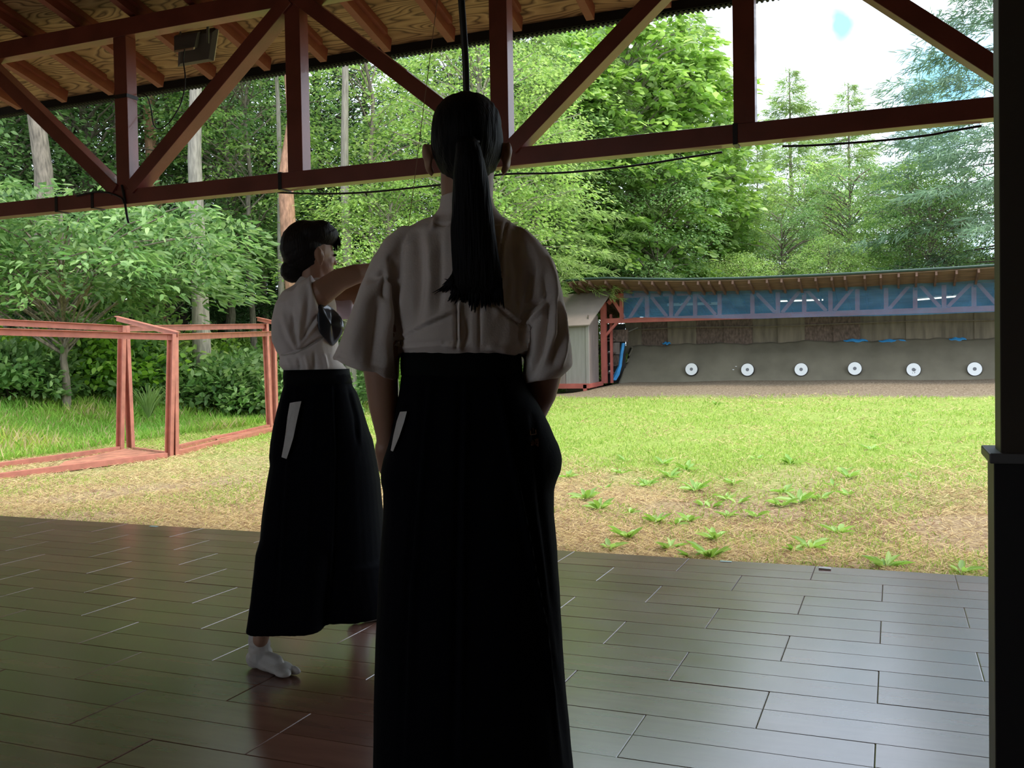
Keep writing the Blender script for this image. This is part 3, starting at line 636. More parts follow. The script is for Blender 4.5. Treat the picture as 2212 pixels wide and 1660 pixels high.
# ------------------------------------------------------------------ the woods
def tree(kind, px_, D, s, label, name='tree', **k):
    X, Y = spot(px_, D); return plant(kind, X, Y, s, label, name=name, **k)
# named trees
tree('pine', 134, 18.4, 1.04, 'thick leaning grey pine trunk rising behind the left end of the red steel frame', 'pine_tree', lean=-.095, rz=.0)
tree('pale', 438, 19.6, .88, 'tall straight pale grey trunk standing on the grass slope left of the archer', 'tree', rz=1, sz=1.0)
tree('pinered', 342, 24, 1.25, 'reddish pine trunk behind and left of the tall pale trunk', 'pine_tree', rz=2)
tree('pinered', 640, 20.6, 1.45, 'orange barked pine trunk rising directly behind the head of the archer', 'pine_tree', rz=3, sz=.95)
tree('pale', 612, 22.5, .40, 'thin pale stem just left of the orange barked pine', 'tree', rz=2, sz=.9)
tree('pale', 757, 21.4, .60, 'slim grey tree with bare side branches between the two people', 'tree', rz=.5, sz=1.0)
tree('pine', 1128, 28, .62, 'slim brown trunk just right of the ponytailed woman', 'pine_tree', sz=1)
tree('pale', 262, 24, .62, 'pale mottled trunk between the leaning pine and the reddish pine', 'tree', sz=1.0)
tree('near', 140, 16.8, 1.2, 'low spreading tree with narrow pale leaves behind the left steel rails', 'tree', rz=.35)
tree('near', 335, 22.6, 1.25, 'low spreading tree with narrow leaves left of the tall pale trunk', 'tree', rz=1.9)
tree('sparse', 545, 23.5, .85, 'thin leafy tree between the tall pale trunk and the archer', 'tree', rz=.4)
tree('lite1', 850, 21, .95, 'small light green tree seen between the two people', 'tree', rz=2.4)
tree('lite0', 1050, 22, .98, 'yellow green tree rising behind the head of the ponytailed woman', 'tree')
tree('sparse', 810, 24.5, 1.0, 'thin yellow green tree over the raised arms of the archer', 'tree')
tree('big', 1365, 33, 1.0, 'large broad leaved tree behind the grey shed', 'broadleaf_tree', rz=.5)
tree('big', 1470, 35, .90, 'broad leaved tree at the edge of the open sky', 'broadleaf_tree', rz=2.0)
tree('big', 1215, 31, .85, 'broad leaved tree just right of the ponytailed woman', 'broadleaf_tree', rz=4.0)
tree('larch0', 1165, 27.5, .95, 'feathery light green larch in front of the broad leaved trees', 'larch_tree')
tree('larch0', 1330, 31, .85, 'feathery larch rising over the roof of the grey shed', 'larch_tree')
tree('larch1', 1500, 39, 1.02, 'tall feathery larch against the sky at the right edge of the wood', 'larch_tree')
tree('larch0', 1712, 44, 1.45, 'pointed larch top just right of the truss post against the sky', 'larch_tree', sz=1.04)
tree('larch0', 1838, 47, 1.45, 'pointed larch top in the middle of the open sky', 'larch_tree', sz=1.05)
tree('larch1', 1640, 40, .66, 'short larch with spreading branches below the open sky', 'larch_tree')
tree('blue', 2180, 31, 1.12, 'tall bluish green conifer reaching in from the right edge', 'conifer_tree')
tree('blue', 1990, 46, .80, 'bluish conifer behind the twin dark trunks', 'conifer_tree')
tree('lite0', 1965, 33, .72, 'feathery green tree with a dark stem, above the middle of the target house roof', 'tree')
tree('mid1', 1840, 36, .80, 'rounded green tree above the target house roof, left of the feathery green tree', 'tree')
tree('lite0', 1740, 38, .80, 'yellow green tree above the third target from the left', 'tree')
tree('mid1', 2075, 34, .74, 'rounded green tree above the rightmost target', 'tree')
tree('larch1', 1585, 36, .56, 'low larch above the two leftmost targets', 'larch_tree')
# the rest of the wood, filled in rows; labels count from the left
fill = [
 ('dark conifer at the back of the wood', 'conifer_tree', ['dark0', 'dark1'], [(-120, 27), (-10, 24), (70, 31), (170, 26), (300, 30), (395, 28), (480, 31), (590, 31), (700, 30), (800, 32), (950, 33), (1030, 30), (1100, 36)], (.85, 1.1)),
 ('leafy tree within the wood', 'tree', ['mid0', 'mid1', 'mid0'], [(-110, 20), (10, 23), (195, 23.5), (300, 26), (500, 25), (575, 29), (700, 31), (890, 30), (980, 28), (1120, 30), (1250, 38)], (.85, 1.15)),
 ('dark conifer far back in the wood', 'conifer_tree', ['dark1', 'dark0'], [(-60, 44), (30, 38), (120, 41), (200, 45), (270, 39), (350, 43), (430, 40), (510, 44), (590, 41), (660, 45), (735, 40), (820, 43), (910, 41), (1000, 44), (1080, 42)], (.5, .62)),
 ('low tree above the target house roof', 'tree', ['lite1', 'mid1', 'lite1'], [(1290, 32), (1420, 31), (1520, 33), (1610, 32), (1690, 34), (1790, 32), (1890, 33), (2010, 32), (2110, 33), (2200, 33)], (.6, .85)),
]
for desc, nm, kinds, sp, (s0, s1) in fill:
    for i, (px_, D) in enumerate(sorted(sp)):
        tree(kinds[i % len(kinds)], px_, D, s0 + (s1 - s0) * rng.random(), desc + ', ' + ORD[i] + ' from the left', nm, group=desc + 's')
# shrubs along the edge of the wood
sp = []
for i in range(30):
    px_ = -60 + i * 26 + rng.normal() * 8; D = 16.8 + 3.2 * rng.random() + (0 if i % 2 else 2.6) + (2.6 if px_ > 290 else 0)
    sp.append((px_, D))
for i in range(10): sp.append((800 + i * 38, 24 + 5 * rng.random()))
for i in range(16): sp.append((-60 + i * 62, 27 + 6 * rng.random()))
for px_, D in ((15, 18.8), (215, 19.0), (290, 20.4)): sp.append((px_, D))
for px_, D in ((1236, 32), (1272, 33.5), (1308, 32), (1345, 34)): sp.append((px_, D))
sp = [p for p in sp if p[0] >= -40 and not (abs(p[0] - 120) < 55 and p[1] < 19.7) and not (abs(p[0] - 432) < 45 and p[1] < 20)]
sp.sort()
for i, (px_, D) in enumerate(sp):
    X, Y = spot(px_, D); lab = ORD[i]
    k = ['bush0', 'bush1', 'bush2'][i % 3]
    where = ORD[i] + ' from the left'
    plant(k, X, Y, (.75 + .5 * rng.random()) * (1.5 if px_ > 1200 or D in (18.8, 19.6, 19.0, 20.4) else 1), 'leafy green shrub along the edge of the wood, ' + where, 'shrub', 'shrub', 'shrubs along the edge of the wood')
# ornamental grass clump
X, Y = spot(318, 17.3)
mb = MB(); r = random.Random(3)
for i in range(90):
    a = r.random() * 6.28; L_ = .7 + .5 * r.random(); o_ = .35 + .35 * r.random(); w = .012
    pts = [Vector((math.cos(a) * o_ * L_ * t, math.sin(a) * o_ * L_ * t, L_ * (1.5 * t - 1.05 * t * t))) for t in (0, .25, .5, .75, 1)]
    sd_ = Vector((-math.sin(a), math.cos(a), 0)) * w; vs_ = []
    for k, p in enumerate(pts): f_ = 1 - k / 4.3; vs_ += [p - sd_ * f_, p + sd_ * f_]
    mb.add([v + Vector((X, Y, float(gz(X, Y)))) for v in vs_], [(2*k, 2*k+1, 2*k+3, 2*k+2) for k in range(4)])
tag(mb.build('grass_clump', M['leaf_larch'], fix=False), 'arching clump of long striped grass between the steel posts', 'grass clump')
# weeds on the lawn
def weed_mesh(seed, n=9, L0=.13):
    L0 *= .78
    r = np.random.default_rng(seed); a = np.arange(n) * 2.4 + r.normal(size=n) * .7; e = .3 + .9 * r.random(n)
    P = np.stack([np.cos(a) * .012, np.sin(a) * .012, np.zeros(n) + .005], 1); D = np.stack([np.cos(a), np.sin(a), e], 1); Ls = L0 * (.35 + .95 * r.random(n))
    me = leaf_mesh('weed', leaves(P, D, np.array([0, 0, 1.]) + r.normal(size=P.shape) * .3, Ls, Ls * .30, fold=.3, droop=.25)); me.materials.append(M['weed']); return me
WM = [weed_mesh(s, n_, l_) for s, n_, l_ in ((1, 9, .13), (2, 12, .15), (3, 7, .11), (4, 14, .17))]
wp = [(370,380),(545,395),(650,425),(350,440),(430,500),(465,498),(185,560),(245,605),(385,625),(510,670),(600,680),(660,665),(690,520),(870,490),(760,600),(730,590),(840,560),(840,640),(885,580),(1100,530),(1130,395),(1380,430),(1400,460),(1330,500),(1090,590),(1170,575),(1270,560),(970,640),(570,460),(780,745),(570,790),(290,790),(380,740),(1140,800),(1220,790),(1350,715),(1570,875),(1920,900),(670,828),(760,832),(1400,540),(1700,460),(1500,330),(1530,275),(970,375),(790,120),(100,460),(270,510)]
wl = sorted([(ghit(1180 + a / 2.143, 820 + b / 2.143)) for a, b in wp], key=lambda p: p[1])
wl = [p for p in wl]
for i, p in enumerate(wl):
    o = bpy.data.objects.new('weed', WM[i % 4]); COL.objects.link(o); o.location = (p[0], p[1], float(gz(p[0], p[1]))); o.rotation_euler = (0, 0, i * 1.7); s = .8 + .5 * rng.random(); o.scale = (s, s, s)
    lab = 'broad leaved weed in the lawn, ' + (ORD[i] + ' counted from the floor edge' if i < 24 else ORD[len(wl) - 1 - i] + ' counted from the target bank')
    tag(o, lab, 'weed', 'broad leaved weeds in the lawn')

# ------------------------------------------------------------------ red steel frame by the wood
sf = empty('steel_frame', tuple(ghit(370, 985)), 'long red steel frame of leaning posts and double rails on the left lawn', 'steel frame')
def ang(mb, p, q, w=.05, t=.006, up=(0, 0, 1)):   # an angle iron
    p = Vector(p); q = Vector(q); d = (q - p).normalized(); s = d.cross(Vector(up)).normalized(); u = s.cross(d).normalized()
    mb.bar(p, q, w, t, up=u); mb.bar(p + u * w / 2 + s * (w / 2 - t / 2), q + u * w / 2 + s * (w / 2 - t / 2), t, w, up=u)
def up_from(px_, pyb, pxt, pyt):              # post foot on the ground, its top in the same upright plane
    b = ghit(px_, pyb); D = (M3.T @ (b - CAMP))[2]; return b, atD(pxt, pyt, D)
f0, t0 = up_from(262, 975, 267, 704); f1, t1 = up_from(286, 972, 274, 704)
f2, t2 = up_from(368, 988, 374, 722); f3, t3 = up_from(380, 986, 379, 722)
f4, t4 = up_from(585, 926, 575, 700); f5, t5 = up_from(597, 922, 592, 716)
def post(b, t):
    m = MB(); b = Vector(b) - Vector((0, 0, .05)); t = Vector(t); m.bar(b, t, .10, .008, up=(0, 1, 0)); 
    for s in (-1, 1): m.bar(b + Vector((s * .046, -.03, 0)), t + Vector((s * .046, -.03, 0)), .008, .06, up=(0, 1, 0))
    m.build('post', M['steelred'], sf)
for b, t in ((f0, t0), (f1, t1), (f2, t2), (f3, t3), (f4, t4), (f5, t5)): post(b, t)
Vb = lambda p, dz=0: Vector(p) + Vector((0, 0, dz))
Db = lambda p: (M3.T @ (np.array(p) - CAMP))[2]
dL = Db(atZ(0, 1035, -.2))
def rail(p, q, nm='rail', w=.085):
    m = MB(); m.bar(p, q, w, .008, up=(0, 0, 1)); m.bar(Vector(p) - Vector((0, 0, w / 2)), Vector(q) - Vector((0, 0, w / 2)), .008, w, up=(0, 0, 1)); m.build(nm, M['steelred'], sf)
def ext(p, q, k): p = Vector(p); q = Vector(q); return p + (p - q) * k
aL = atD(0, 710, Db(t2) * .93); rail(ext(aL, t2, .35), t2)
bL = atD(0, 690, Db(t0) * .95); rail(ext(bL, t0, .35), t0)
rail(t3, t5); rail(t1, t4)
m = MB(); c0 = atD(252, 684, Db(t0) * 1.0); c1 = atD(385, 718, Db(t2)); m.bar(Vb(c0), Vb(c1), .07, .012); m.bar(Vb(c0, -.035), Vb(c1, -.035), .010, .06); m.build('cross_beam', M['steelred'], sf)
m = MB(); c0 = atD(556, 686, Db(t4)); c1 = atD(592, 694, Db(t4) * .99); m.bar(Vb(c0), Vb(c1), .07, .012); m.bar(Vb(c0, -.035), Vb(c1, -.035), .010, .06); m.build('cross_beam', M['steelred'], sf)
g0 = ghit(0, 1036); g1 = ghit(0, 1012)
def sill(p, q, mt='steelred', w=.09, h=.07): 
    m = MB(); m.bar(Vb(p, h / 2), Vb(q, h / 2), w, h); m.build('base_rail', M[mt], sf)
f2b = ghit(358, 990); f0b = ghit(262, 975); f5b = ghit(592, 932); f4b = ghit(590, 926)
sill(ext(g0, f2b, .5), f2b); sill(ext(g1, f0b, .5), f0b)
sill(f3, f5b); sill(ghit(385, 973), ghit(590, 924))
def plate4(a, b, c, d, nm, mt, dz=.03):
    m = MB(); P_ = [Vb(p, dz) for p in (a, b, c, d)]; m.rings([[p for p in P_], [p + Vector((0, 0, .012)) for p in P_]]); m.build(nm, M[mt], sf)
plate4(ghit(120, 1018), ghit(350, 986), ghit(270, 976), ghit(140, 1004), 'base_plate', 'steelrust')
plate4(ghit(470, 955), ghit(592, 934), ghit(592, 928), ghit(455, 948), 'base_plate', 'steelrust')
sill(ghit(290, 974), ghit(360, 984), 'steelrust', .06, .05)
# ------------------------------------------------------------------ target house
M['sand'] = mat('damp grey sand', (.175, .155, .112), .95, var=.16, scale=1.4, bump=.6, bscale=70, spec=.15)
M['board'] = mat('weathered board', (.17, .14, .10), .85, var=.3, scale=2.5, stretch=(3, 1, .5), bump=.2)
M['boarddark'] = mat('stained board', (.13, .09, .07), .85, var=.45, scale=9, stretch=(2, 1, 1), bump=.2)
M['boardgrey'] = mat('grey weathered board', (.27, .25, .22), .85, var=.1, scale=3, stretch=(6, 6, .5), bump=.2)
M['boardbrown'] = mat('brown grey board', (.22, .175, .15), .85, var=.25, scale=3, stretch=(6, 6, .5), bump=.2)
M['purlin'] = mat('brown roof underside', (.19, .115, .07), .8, var=.35, scale=2, stretch=(1, 8, 1))
M['rafterbrown'] = mat('dark brown rafter', (.14, .075, .05), .8, var=.3, scale=5)
M['rafterend'] = mat('weathered rafter', (.32, .25, .20), .8, var=.3, scale=5)
M['roofgreen'] = mat('dark green metal roof', (.03, .06, .05), .45, var=.2)
M['bankred'] = mat('red painted house timber', (.40, .10, .075), .6, var=.15, scale=4)
M['dark'] = mat('dark board', (.03, .026, .024), .8, var=.2)
M['white'] = mat('white target paper', (.82, .82, .80), .7, var=.02)
M['grey'] = mat('grey target centre', (.16, .16, .17), .7, var=.05)
M['blue'] = mat('blue tarpaulin', (.03, .25, .55), .5, var=.25, scale=6, bump=.5)
HY = 26.5
def net_mat():
    m, nt, N, L, P = new_mat('sheer blue netting')
    tc = N.new('ShaderNodeTexCoord'); mp = N.new('ShaderNodeMapping'); mp.inputs['Scale'].default_value = (1.2, 1, 5); mp.inputs['Rotation'].default_value = (0, .25, 0); L.new(tc.outputs['Object'], mp.inputs[0])
    n = N.new('ShaderNodeTexNoise'); n.inputs['Scale'].default_value = 1.2; n.inputs['Detail'].default_value = 5; L.new(mp.outputs[0], n.inputs['Vector'])
    r = ramp(N, [(.35, (.03, .17, .34)), (.7, (.07, .26, .46))]); L.new(n.outputs['Fac'], r.inputs[0]); L.new(r.outputs[0], P.inputs['Base Color']); P.inputs['Roughness'].default_value = .6
    t = N.new('ShaderNodeBsdfTransparent'); t.inputs[0].default_value = (.80, .92, 1, 1); mx = N.new('ShaderNodeMixShader')
    mr = N.new('ShaderNodeMapRange'); mr.inputs['To Min'].default_value = .28; mr.inputs['To Max'].default_value = .46; L.new(n.outputs['Fac'], mr.inputs['Value']); L.new(mr.outputs[0], mx.inputs[0])
    L.new(t.outputs[0], mx.inputs[1]); L.new(P.outputs[0], mx.inputs[2]); L.new(mx.outputs[0], N['Material Output'].inputs[0]); return m
M['net'] = net_mat()
house = empty('target_house', tuple(atY(1760, 600, HY)[:2]) + (.42,), 'long open fronted target house with a dark green roof and red timber truss', 'target house')
XE = 6.5
# roof following the slightly wavy eaves line
ev = [(1222, 606), (1260, 602), (1310, 600), (1400, 602), (1480, 602.5), (1600, 600), (1700, 596), (1800, 592), (1950, 584), (2050, 578.5), (2150, 572)]
RY0 = 25.3
ep = [atY(x, y, RY0) for x, y in ev]; sl_ = (ep[-1][2] - ep[-3][2]) / (ep[-1][0] - ep[-3][0]); ep.append(np.array([XE, RY0, ep[-1][2] + .02]))
m = MB(); top = []
RS = .225
def roofz(p, Y): return p[2] - RS * (Y - RY0)
ring = []
for p in ep:
    ring.append([(p[0], RY0, p[2] - .035), (p[0], RY0 - .02, p[2]), (p[0], RY0, p[2] + .02), (p[0], 29.3, roofz(p, 29.3) + .02), (p[0], 29.3, roofz(p, 29.3) - .02), (p[0], RY0 + .03, p[2] - .02)])
m.rings(ring); m.build('roof', M['roofgreen'], house)
m = MB(); ring = []
for p in ep: ring.append([(p[0], RY0 + .06, roofz(p, RY0 + .06) - .028), (p[0], 29.2, roofz(p, 29.2) - .028), (p[0], 29.2, roofz(p, 29.2) - .06), (p[0], RY0 + .06, roofz(p, RY0 + .06) - .06)])
m.rings(ring); m.build('roof_boarding', M['purlin'], house)
def ez(X): return float(np.interp(X, [p[0] for p in ep], [p[2] for p in ep]))
rx = [v / 4.254 + 1160 for v in (300, 385, 475, 625, 780, 935, 1055, 1185, 1340, 1475, 1575, 1675, 1795, 1945, 2110)] + [v / 3.867 + 1640 for v in (185, 330, 470, 605, 715, 880, 1015, 1165, 1315, 1480, 1650, 1835)]
rX = sorted([atY(x, 600, RY0)[0] for x in rx])
X = rX[-1] + .5
while X < XE: rX.append(X); X += .5
for X in rX:
    m = MB(); z = ez(X); m.bar((X, RY0 + .02, z - .115), (X, 29.0, z - RS * 3.7 - .115), .05, .10)
    m.build('rafter', M['rafterbrown'], house)
# truss of the house
def HZ(x, y): return atY(x, y, HY)
zt0, zt1 = HZ(1400, 644)[2], HZ(1400, 634)[2]
zb0 = HZ(1750, 685.5)[2]; zb1 = HZ(1750, 676)[2]; zb0 = 2.13; zb1 = 2.27; zt0 = 2.84; zt1 = 2.98
XL = HZ(1325, 640)[0]
m = MB(); m.box((XL, HY, zt0), (XE, HY + .12, zt1)); m.build('top_beam', M['bankred'], house)
XL2 = HZ(1303, 640)[0]
m = MB(); m.box((XL2, HY, zb0), (XE, HY + .12, zb1)); m.build('bottom_beam', M['bankred'], house)
vx = [1342, 1397, 1449, 1501, 1554, 1625] + [v / 3.867 + 1640 for v in (155, 375, 595, 820, 1060, 1303, 1545, 1795)]
vX = [HZ(x, 660)[0] for x in vx]; vX += [vX[-1] + 1.3 * k for k in (1, 2)]
for X in vX: m = MB(); m.box((X - .055, HY + .005, zb1), (X + .055, HY + .11, zt0)); m.build('strut', M['bankred'], house)
dg = [((1160 + a / 4.254), (1160 + b / 4.254), s) for a, b, s in ((690, 800, -1), (850, 970, 1), (1050, 1190, -1), (1270, 1415, 1), (1480, 1640, -1), (2010, 2190, -1))] + [((1640 + a / 3.867), (1640 + b / 3.867), s) for a, b, s in ((190, 340, 1), (400, 560, -1), (625, 780, 1), (1085, 1250, 1), (1350, 1510, -1), (1575, 1770, 1), (1825, 1990, -1))]
for a, b, s in dg:
    Xa, Xb = HZ(a, 660)[0], HZ(b, 660)[0]; m = MB(); m.bar((Xa, HY + .05, zb1 if s > 0 else zt0), (Xb, HY + .05, zt0 if s > 0 else zb1), .09, .10, up=(0, 1, 0)); m.build('brace', M['bankred'], house)
PX = HZ(1303, 700)[0]
m = MB(); m.box((PX - .075, HY - .02, .40), (PX + .075, HY + .13, 2.75)); m.build('post', M['bankred'], house)
m = MB(); m.box((PX + .12, HY + .25, .40), (PX + .19, HY + .33, 2.4)); m.build('post', M['bankred'], house)
m = MB(); m.bar((PX + .03, HY + .05, 1.75), (PX + .42, HY + .05, 2.16), .07, .07, up=(0, 1, 0)); m.build('brace', M['bankred'], house)
a = HZ(1318, 650); b = HZ(1333, 636); m = MB(); m.bar((a[0] - .05, HY, a[2] - .08), (b[0] + .02, HY, b[2] + .02), .10, .14, up=(0, 1, 0)); m.build('brace', M['bankred'], house)
m = MB(); m.box((XL - .3, 29.2, .4), (XE, 29.26, 1.9)); m.build('back_panel', M['dark'], house)
# board wall behind the bank
BWY = 28.15
bx = [1352, 1385, 1442, 1503, 1563, 1625, 1680, 1738, 1800, 1858, 1957, 2050, 2105, 2165]
bX = [atY(x, 700, BWY)[0] for x in bx] + [3.8, 5.0, XE]
kinds = ['board', 'boarddark', 'board', 'boarddark', 'boarddark', 'board', 'board', 'boarddark', 'boarddark', 'board', 'board', 'board', 'board', 'board', 'board', 'board']
for i in range(len(bX) - 1):
    m = MB(); m.box((bX[i] - .006, BWY + .04 * (i % 2), 1.25), (bX[i + 1] + .004, BWY + .03 + .04 * (i % 2), 2.27)); m.build('wall_board', M[kinds[i]], house)
m = MB(); m.tube([atY(1362, 713, BWY - .08), atY(1500, 707, BWY - .08), atY(1640, 706, BWY - .08), atY(1760, 702, BWY - .08), atY(1960, 694, BWY - .08), atY(2150, 692, BWY - .08), (XE, BWY - .08, atY(2150, 692, BWY)[2])], .018, 6); m.build('pipe', M['board'], house)
m = MB(); m.bar(atY(1350, 720, BWY - .25), atY(1378, 708, BWY - .2), .03, .03); m.bar(atY(1352, 713, BWY - .25), atY(1347, 752, BWY - .5), .035, .03); m.build('prop_stick', M['boardgrey'], house)
# sand bank
xa = atY(1342, 800, 27.4)[0]; cols = 140; rows = 22; V = []; Fq = []
for i in range(cols):
    X = xa + (XE - xa) * i / (cols - 1)
    topz = 1.50 + .018 * math.sin(X * 2.1) + .018 * math.sin(X * 5.3 + 1) + (.012 * math.sin(X * 13))
    topz += -.05 * sst(0, 6, X)
    for j in range(rows):
        t = j / (rows - 1); bow = .05 * math.sin(t * math.pi)
        Y = 27.05 + 1.08 * t - bow; z = .36 + (topz - .36) * (t ** .97) - (.25 if j == 0 else 0); Xs = X + (.22 * t if i == 0 else 0)
        if t > .93: Y += .0
        V.append((Xs, Y + .012 * math.sin(X * 7 + t * 9) + .008 * math.sin(X * 17 + t * 23), z))
for i in range(cols - 1):
    for j in range(rows - 1): Fq.append((i * rows + j, (i + 1) * rows + j, (i + 1) * rows + j + 1, i * rows + j + 1))
n0 = len(V); V += [(V[k][0], 28.2, V[k][2] - .02) for k in range(rows - 1, len(V), rows)]
for i in range(cols - 1): Fq.append((i * rows + rows - 1, (i + 1) * rows + rows - 1, n0 + i + 1, n0 + i))
side = [j for j in range(rows)]; n1 = len(V); V.append((xa, 28.2, .36)); Fq.append(tuple(side + [n0, n1]))
m = MB(); m.add(V, Fq); bk = m.build('sand_bank', M['sand'], fix=False, smooth=True); tag(bk, 'long sloping bank of damp grey sand that holds the targets', 'sand bank')
# blue tarpaulin scraps
m = MB(); pts = [(1347, 742), (1343, 765), (1340, 790), (1333, 810), (1326, 822)]; rr_ = []
for k, (x, y) in enumerate(pts):
    p = Vector(atY(x, y, 27.02 - .03 * k)); w = .06 if k < 3 else .10; rr_.append([p + Vector((-w, 0, 0)), p + Vector((-w * .2, -.05, .01)), p + Vector((w * .7, .01, 0)), p + Vector((w * .1, .05, -.02))])
m.rings(rr_); tag(m.build('tarpaulin', M['blue']), 'crumpled blue tarpaulin hanging at the left end of the sand bank', 'tarpaulin')
def strip(x0, x1, yy, label):
    m = MB(); rr_ = []
    for k in range(9):
        x = x0 + (x1 - x0) * k / 8; p = Vector(atY(x, yy + 1.2 * math.sin(k * 1.7), 28.08)); h = .035 * math.sin(math.pi * (k + .5) / 9) + .008
        rr_.append([p + Vector((0, -.02, -h)), p + Vector((0, -.03, 0)), p + Vector((0, 0, h)), p + Vector((0, .02, -h * .5))])
    m.rings(rr_); tag(m.build('tarpaulin', M['blue']), label, 'tarpaulin')
strip(1431, 1449, 742, 'short blue tarpaulin scrap along the top of the sand bank above the first target')
strip(1822, 1875, 736, 'blue tarpaulin scrap on top of the sand bank above the fourth target')
strip(1898, 1960, 737, 'long blue tarpaulin scrap on top of the sand bank above the fifth target')
strip(2050, 2088, 733, 'blue tarpaulin scrap on top of the sand bank near the sixth target')
# targets
tgt = [(1493.5, 798, 'first target from the left, white with a grey centre, in the sand bank'), (1614.5, 799, 'second target from the left, white with grey centre, beside two white scraps'), (1730.5, 798.5, 'third target from the left, white with a grey centre, in the sand bank'),
       (1846.5, 796.5, 'fourth target from the left, white with a grey centre, in the sand bank'), (1973.5, 799, 'fifth target from the left, its grey centre torn by arrow holes'), (2105.5, 797.5, 'sixth and rightmost target, white with a grey centre, in the sand bank')]
def bank_y(z): return 27.05 + 1.08 * ((z - .36) / 1.12)
for i, (x, y, lab) in enumerate(tgt):
    p = atY(x, y, 27.17); e = empty('archery_target', tuple(p), lab, 'archery target', 'archery targets in the sand bank')
    ax = Vector((0, -1, .12)).normalized(); a = Vector((1, 0, 0)); b = ax.cross(a)
    def disc(r0, d0, d1, mt, nm):
        m = MB(); n_ = 40; m.rings([[Vector(p) + (a * math.cos(t) + b * math.sin(t)) * r0 + ax * d for t in (2 * math.pi * k / n_ for k in range(n_))] for d in (d0, d1)]); return m.build(nm, M[mt], e)
    disc(.185, -.10, .0, 'dark', 'rim'); disc(.172, .0, .006, 'white', 'paper'); disc(.046, .005, .009, 'grey', 'centre')
    if i == 4:
        m = MB(); r = random.Random(2)
        for k in range(6):
            c_ = Vector(p) + a * r.uniform(-.03, .06) + b * r.uniform(-.1, .01) + ax * .011; m.ball(c_, .009, 6, 4)
        m.build('arrow_hole', M['dark'], e)
for x, y, lab in ((1590, 792, 'small white scrap in the sand left of the second target, the upper one'), (1584, 799, 'small white scrap in the sand left of the second target, the lower one')):
    p = Vector(atY(x, y, 27.32)); m = MB(); m.ball(p, (.03, .015, .012), 8, 5); tag(m.build('paper_scrap', M['white']), lab, 'scrap')
# netting hung in front of the truss
nt_top = [(1347, 618), (1420, 622), (1500, 620), (1640, 617), (1760, 613), (1900, 606), (2000, 601), (2150, 594)]; nt_bot = [(1352, 690), (1372, 686), (1500, 688), (1640, 689), (1760, 685), (1900, 683), (2000, 680), (2150, 674)]
NY = 26.28; tp = [atY(x, y, NY) for x, y in nt_top]; bp = [atY(x, y, NY) for x, y in nt_bot]
tp.append(np.array([XE, NY, tp[-1][2] + .05])); bp.append(np.array([XE, NY, bp[-1][2] + .02]))
cols = 160; rows = 14; V = []; Fq = []
for i in range(cols):
    X = tp[0][0] + (XE - tp[0][0]) * i / (cols - 1); z1 = np.interp(X, [p[0] for p in tp], [p[2] for p in tp]); z0 = np.interp(X, [p[0] for p in bp], [p[2] for p in bp])
    for j in range(rows):
        t = j / (rows - 1); V.append((X, NY + .03 * math.sin(X * 3.1 + t * 4) * (1 - t * .5) + .015 * math.sin(X * 9 - t * 7), z0 + (z1 - z0) * t))
for i in range(cols - 1):
    for j in range(rows - 1): Fq.append((i * rows + j, (i + 1) * rows + j, (i + 1) * rows + j + 1, i * rows + j + 1))
m = MB(); m.add(V, Fq); nt_ = m.build('netting', M['net'], fix=False, smooth=True); tag(nt_, 'sheer blue netting hung across the front of the target house', 'netting')
# tube lights in the target house
def em(name, col, s):
    m, nt, N, L, P = new_mat(name); P.inputs['Emission Color'].default_value = (*col, 1); P.inputs['Emission Strength'].default_value = s; P.inputs['Base Color'].default_value = (.8, .8, .8, 1); return m
M['tube'] = em('lit tube', (1, .93, .75), 3.0); M['tubeoff'] = mat('pale lamp housing', (.75, .78, .76), .5, var=.03)
for (xa_, ya_, xb_, yb_, lit, lab) in ((1442, 660, 1552, 657, 0, 'unlit tube lamp in the target house above the first target'), (1686, 651, 1778, 648, 1, 'tube lamp in the target house above the third target'), (1981, 648, 2072, 640, 1, 'glowing tube lamp in the target house above the fifth target')):
    p = Vector(atY(xa_, ya_, 27.2)); q_ = Vector(atY(xb_, yb_, 27.2)); e = empty('tube_lamp', tuple((p + q_) / 2), lab, 'lamp')
    m = MB(); m.bar(p + Vector((0, 0, .035)), q_ + Vector((0, 0, .035)), .10, .04); m.build('housing', M['tubeoff'], e); m = MB(); m.tube([p, q_], .02, 8); m.build('tube', M['tube'] if lit else M['tubeoff'], e)
    for t in (.25, .75): c_ = p.lerp(q_, t); m = MB(); m.box((c_.x - .008, c_.y - .008, c_.z + .05), (c_.x + .008, c_.y + .008, ez(c_.x) - RS * (27.2 - RY0) - .05)); m.build('hanger', M['dark'], e)
# lean-to shed
SY = 25.15
sh = empty('shed', (-7.9, SY + .4, .2), 'small grey boarded shed with a sloping roof on a red base beside the target house', 'shed')
def S(x, y, Y=SY): return atY(x, y, Y)
xc = S(1268, 760)[0]; zb = S(1260, 829)[2]; ztp = S(1268, 700)[2] + .0; xl = xc - 1.25; yb = SY + 1.15; xr = atY(1293, 780, yb)[0]
m = MB(); m.box((xl, SY, zb), (xl + .62, SY + .03, ztp)); m.build('front_panel', M['boardbrown'], sh)
m = MB(); m.box((xl + .63, SY, zb), (xc - .02, SY + .03, ztp)); m.build('front_panel', M['boardgrey'], sh)
m = MB(); m.box((xc - .03, SY - .02, zb - .02), (xc + .05, SY + .06, ztp - .03)); m.build('corner_post', M['boardgrey'], sh)
m = MB(); P_ = [(xc + .05, SY + .03), (xr, yb), (xr - .03, yb), (xc + .02, SY + .05)]; m.rings([[(x, y, zb - .02) for x, y in P_], [(x, y, ztp + .25) for x, y in P_]]); m.build('side_panel', M['boardbrown'], sh)
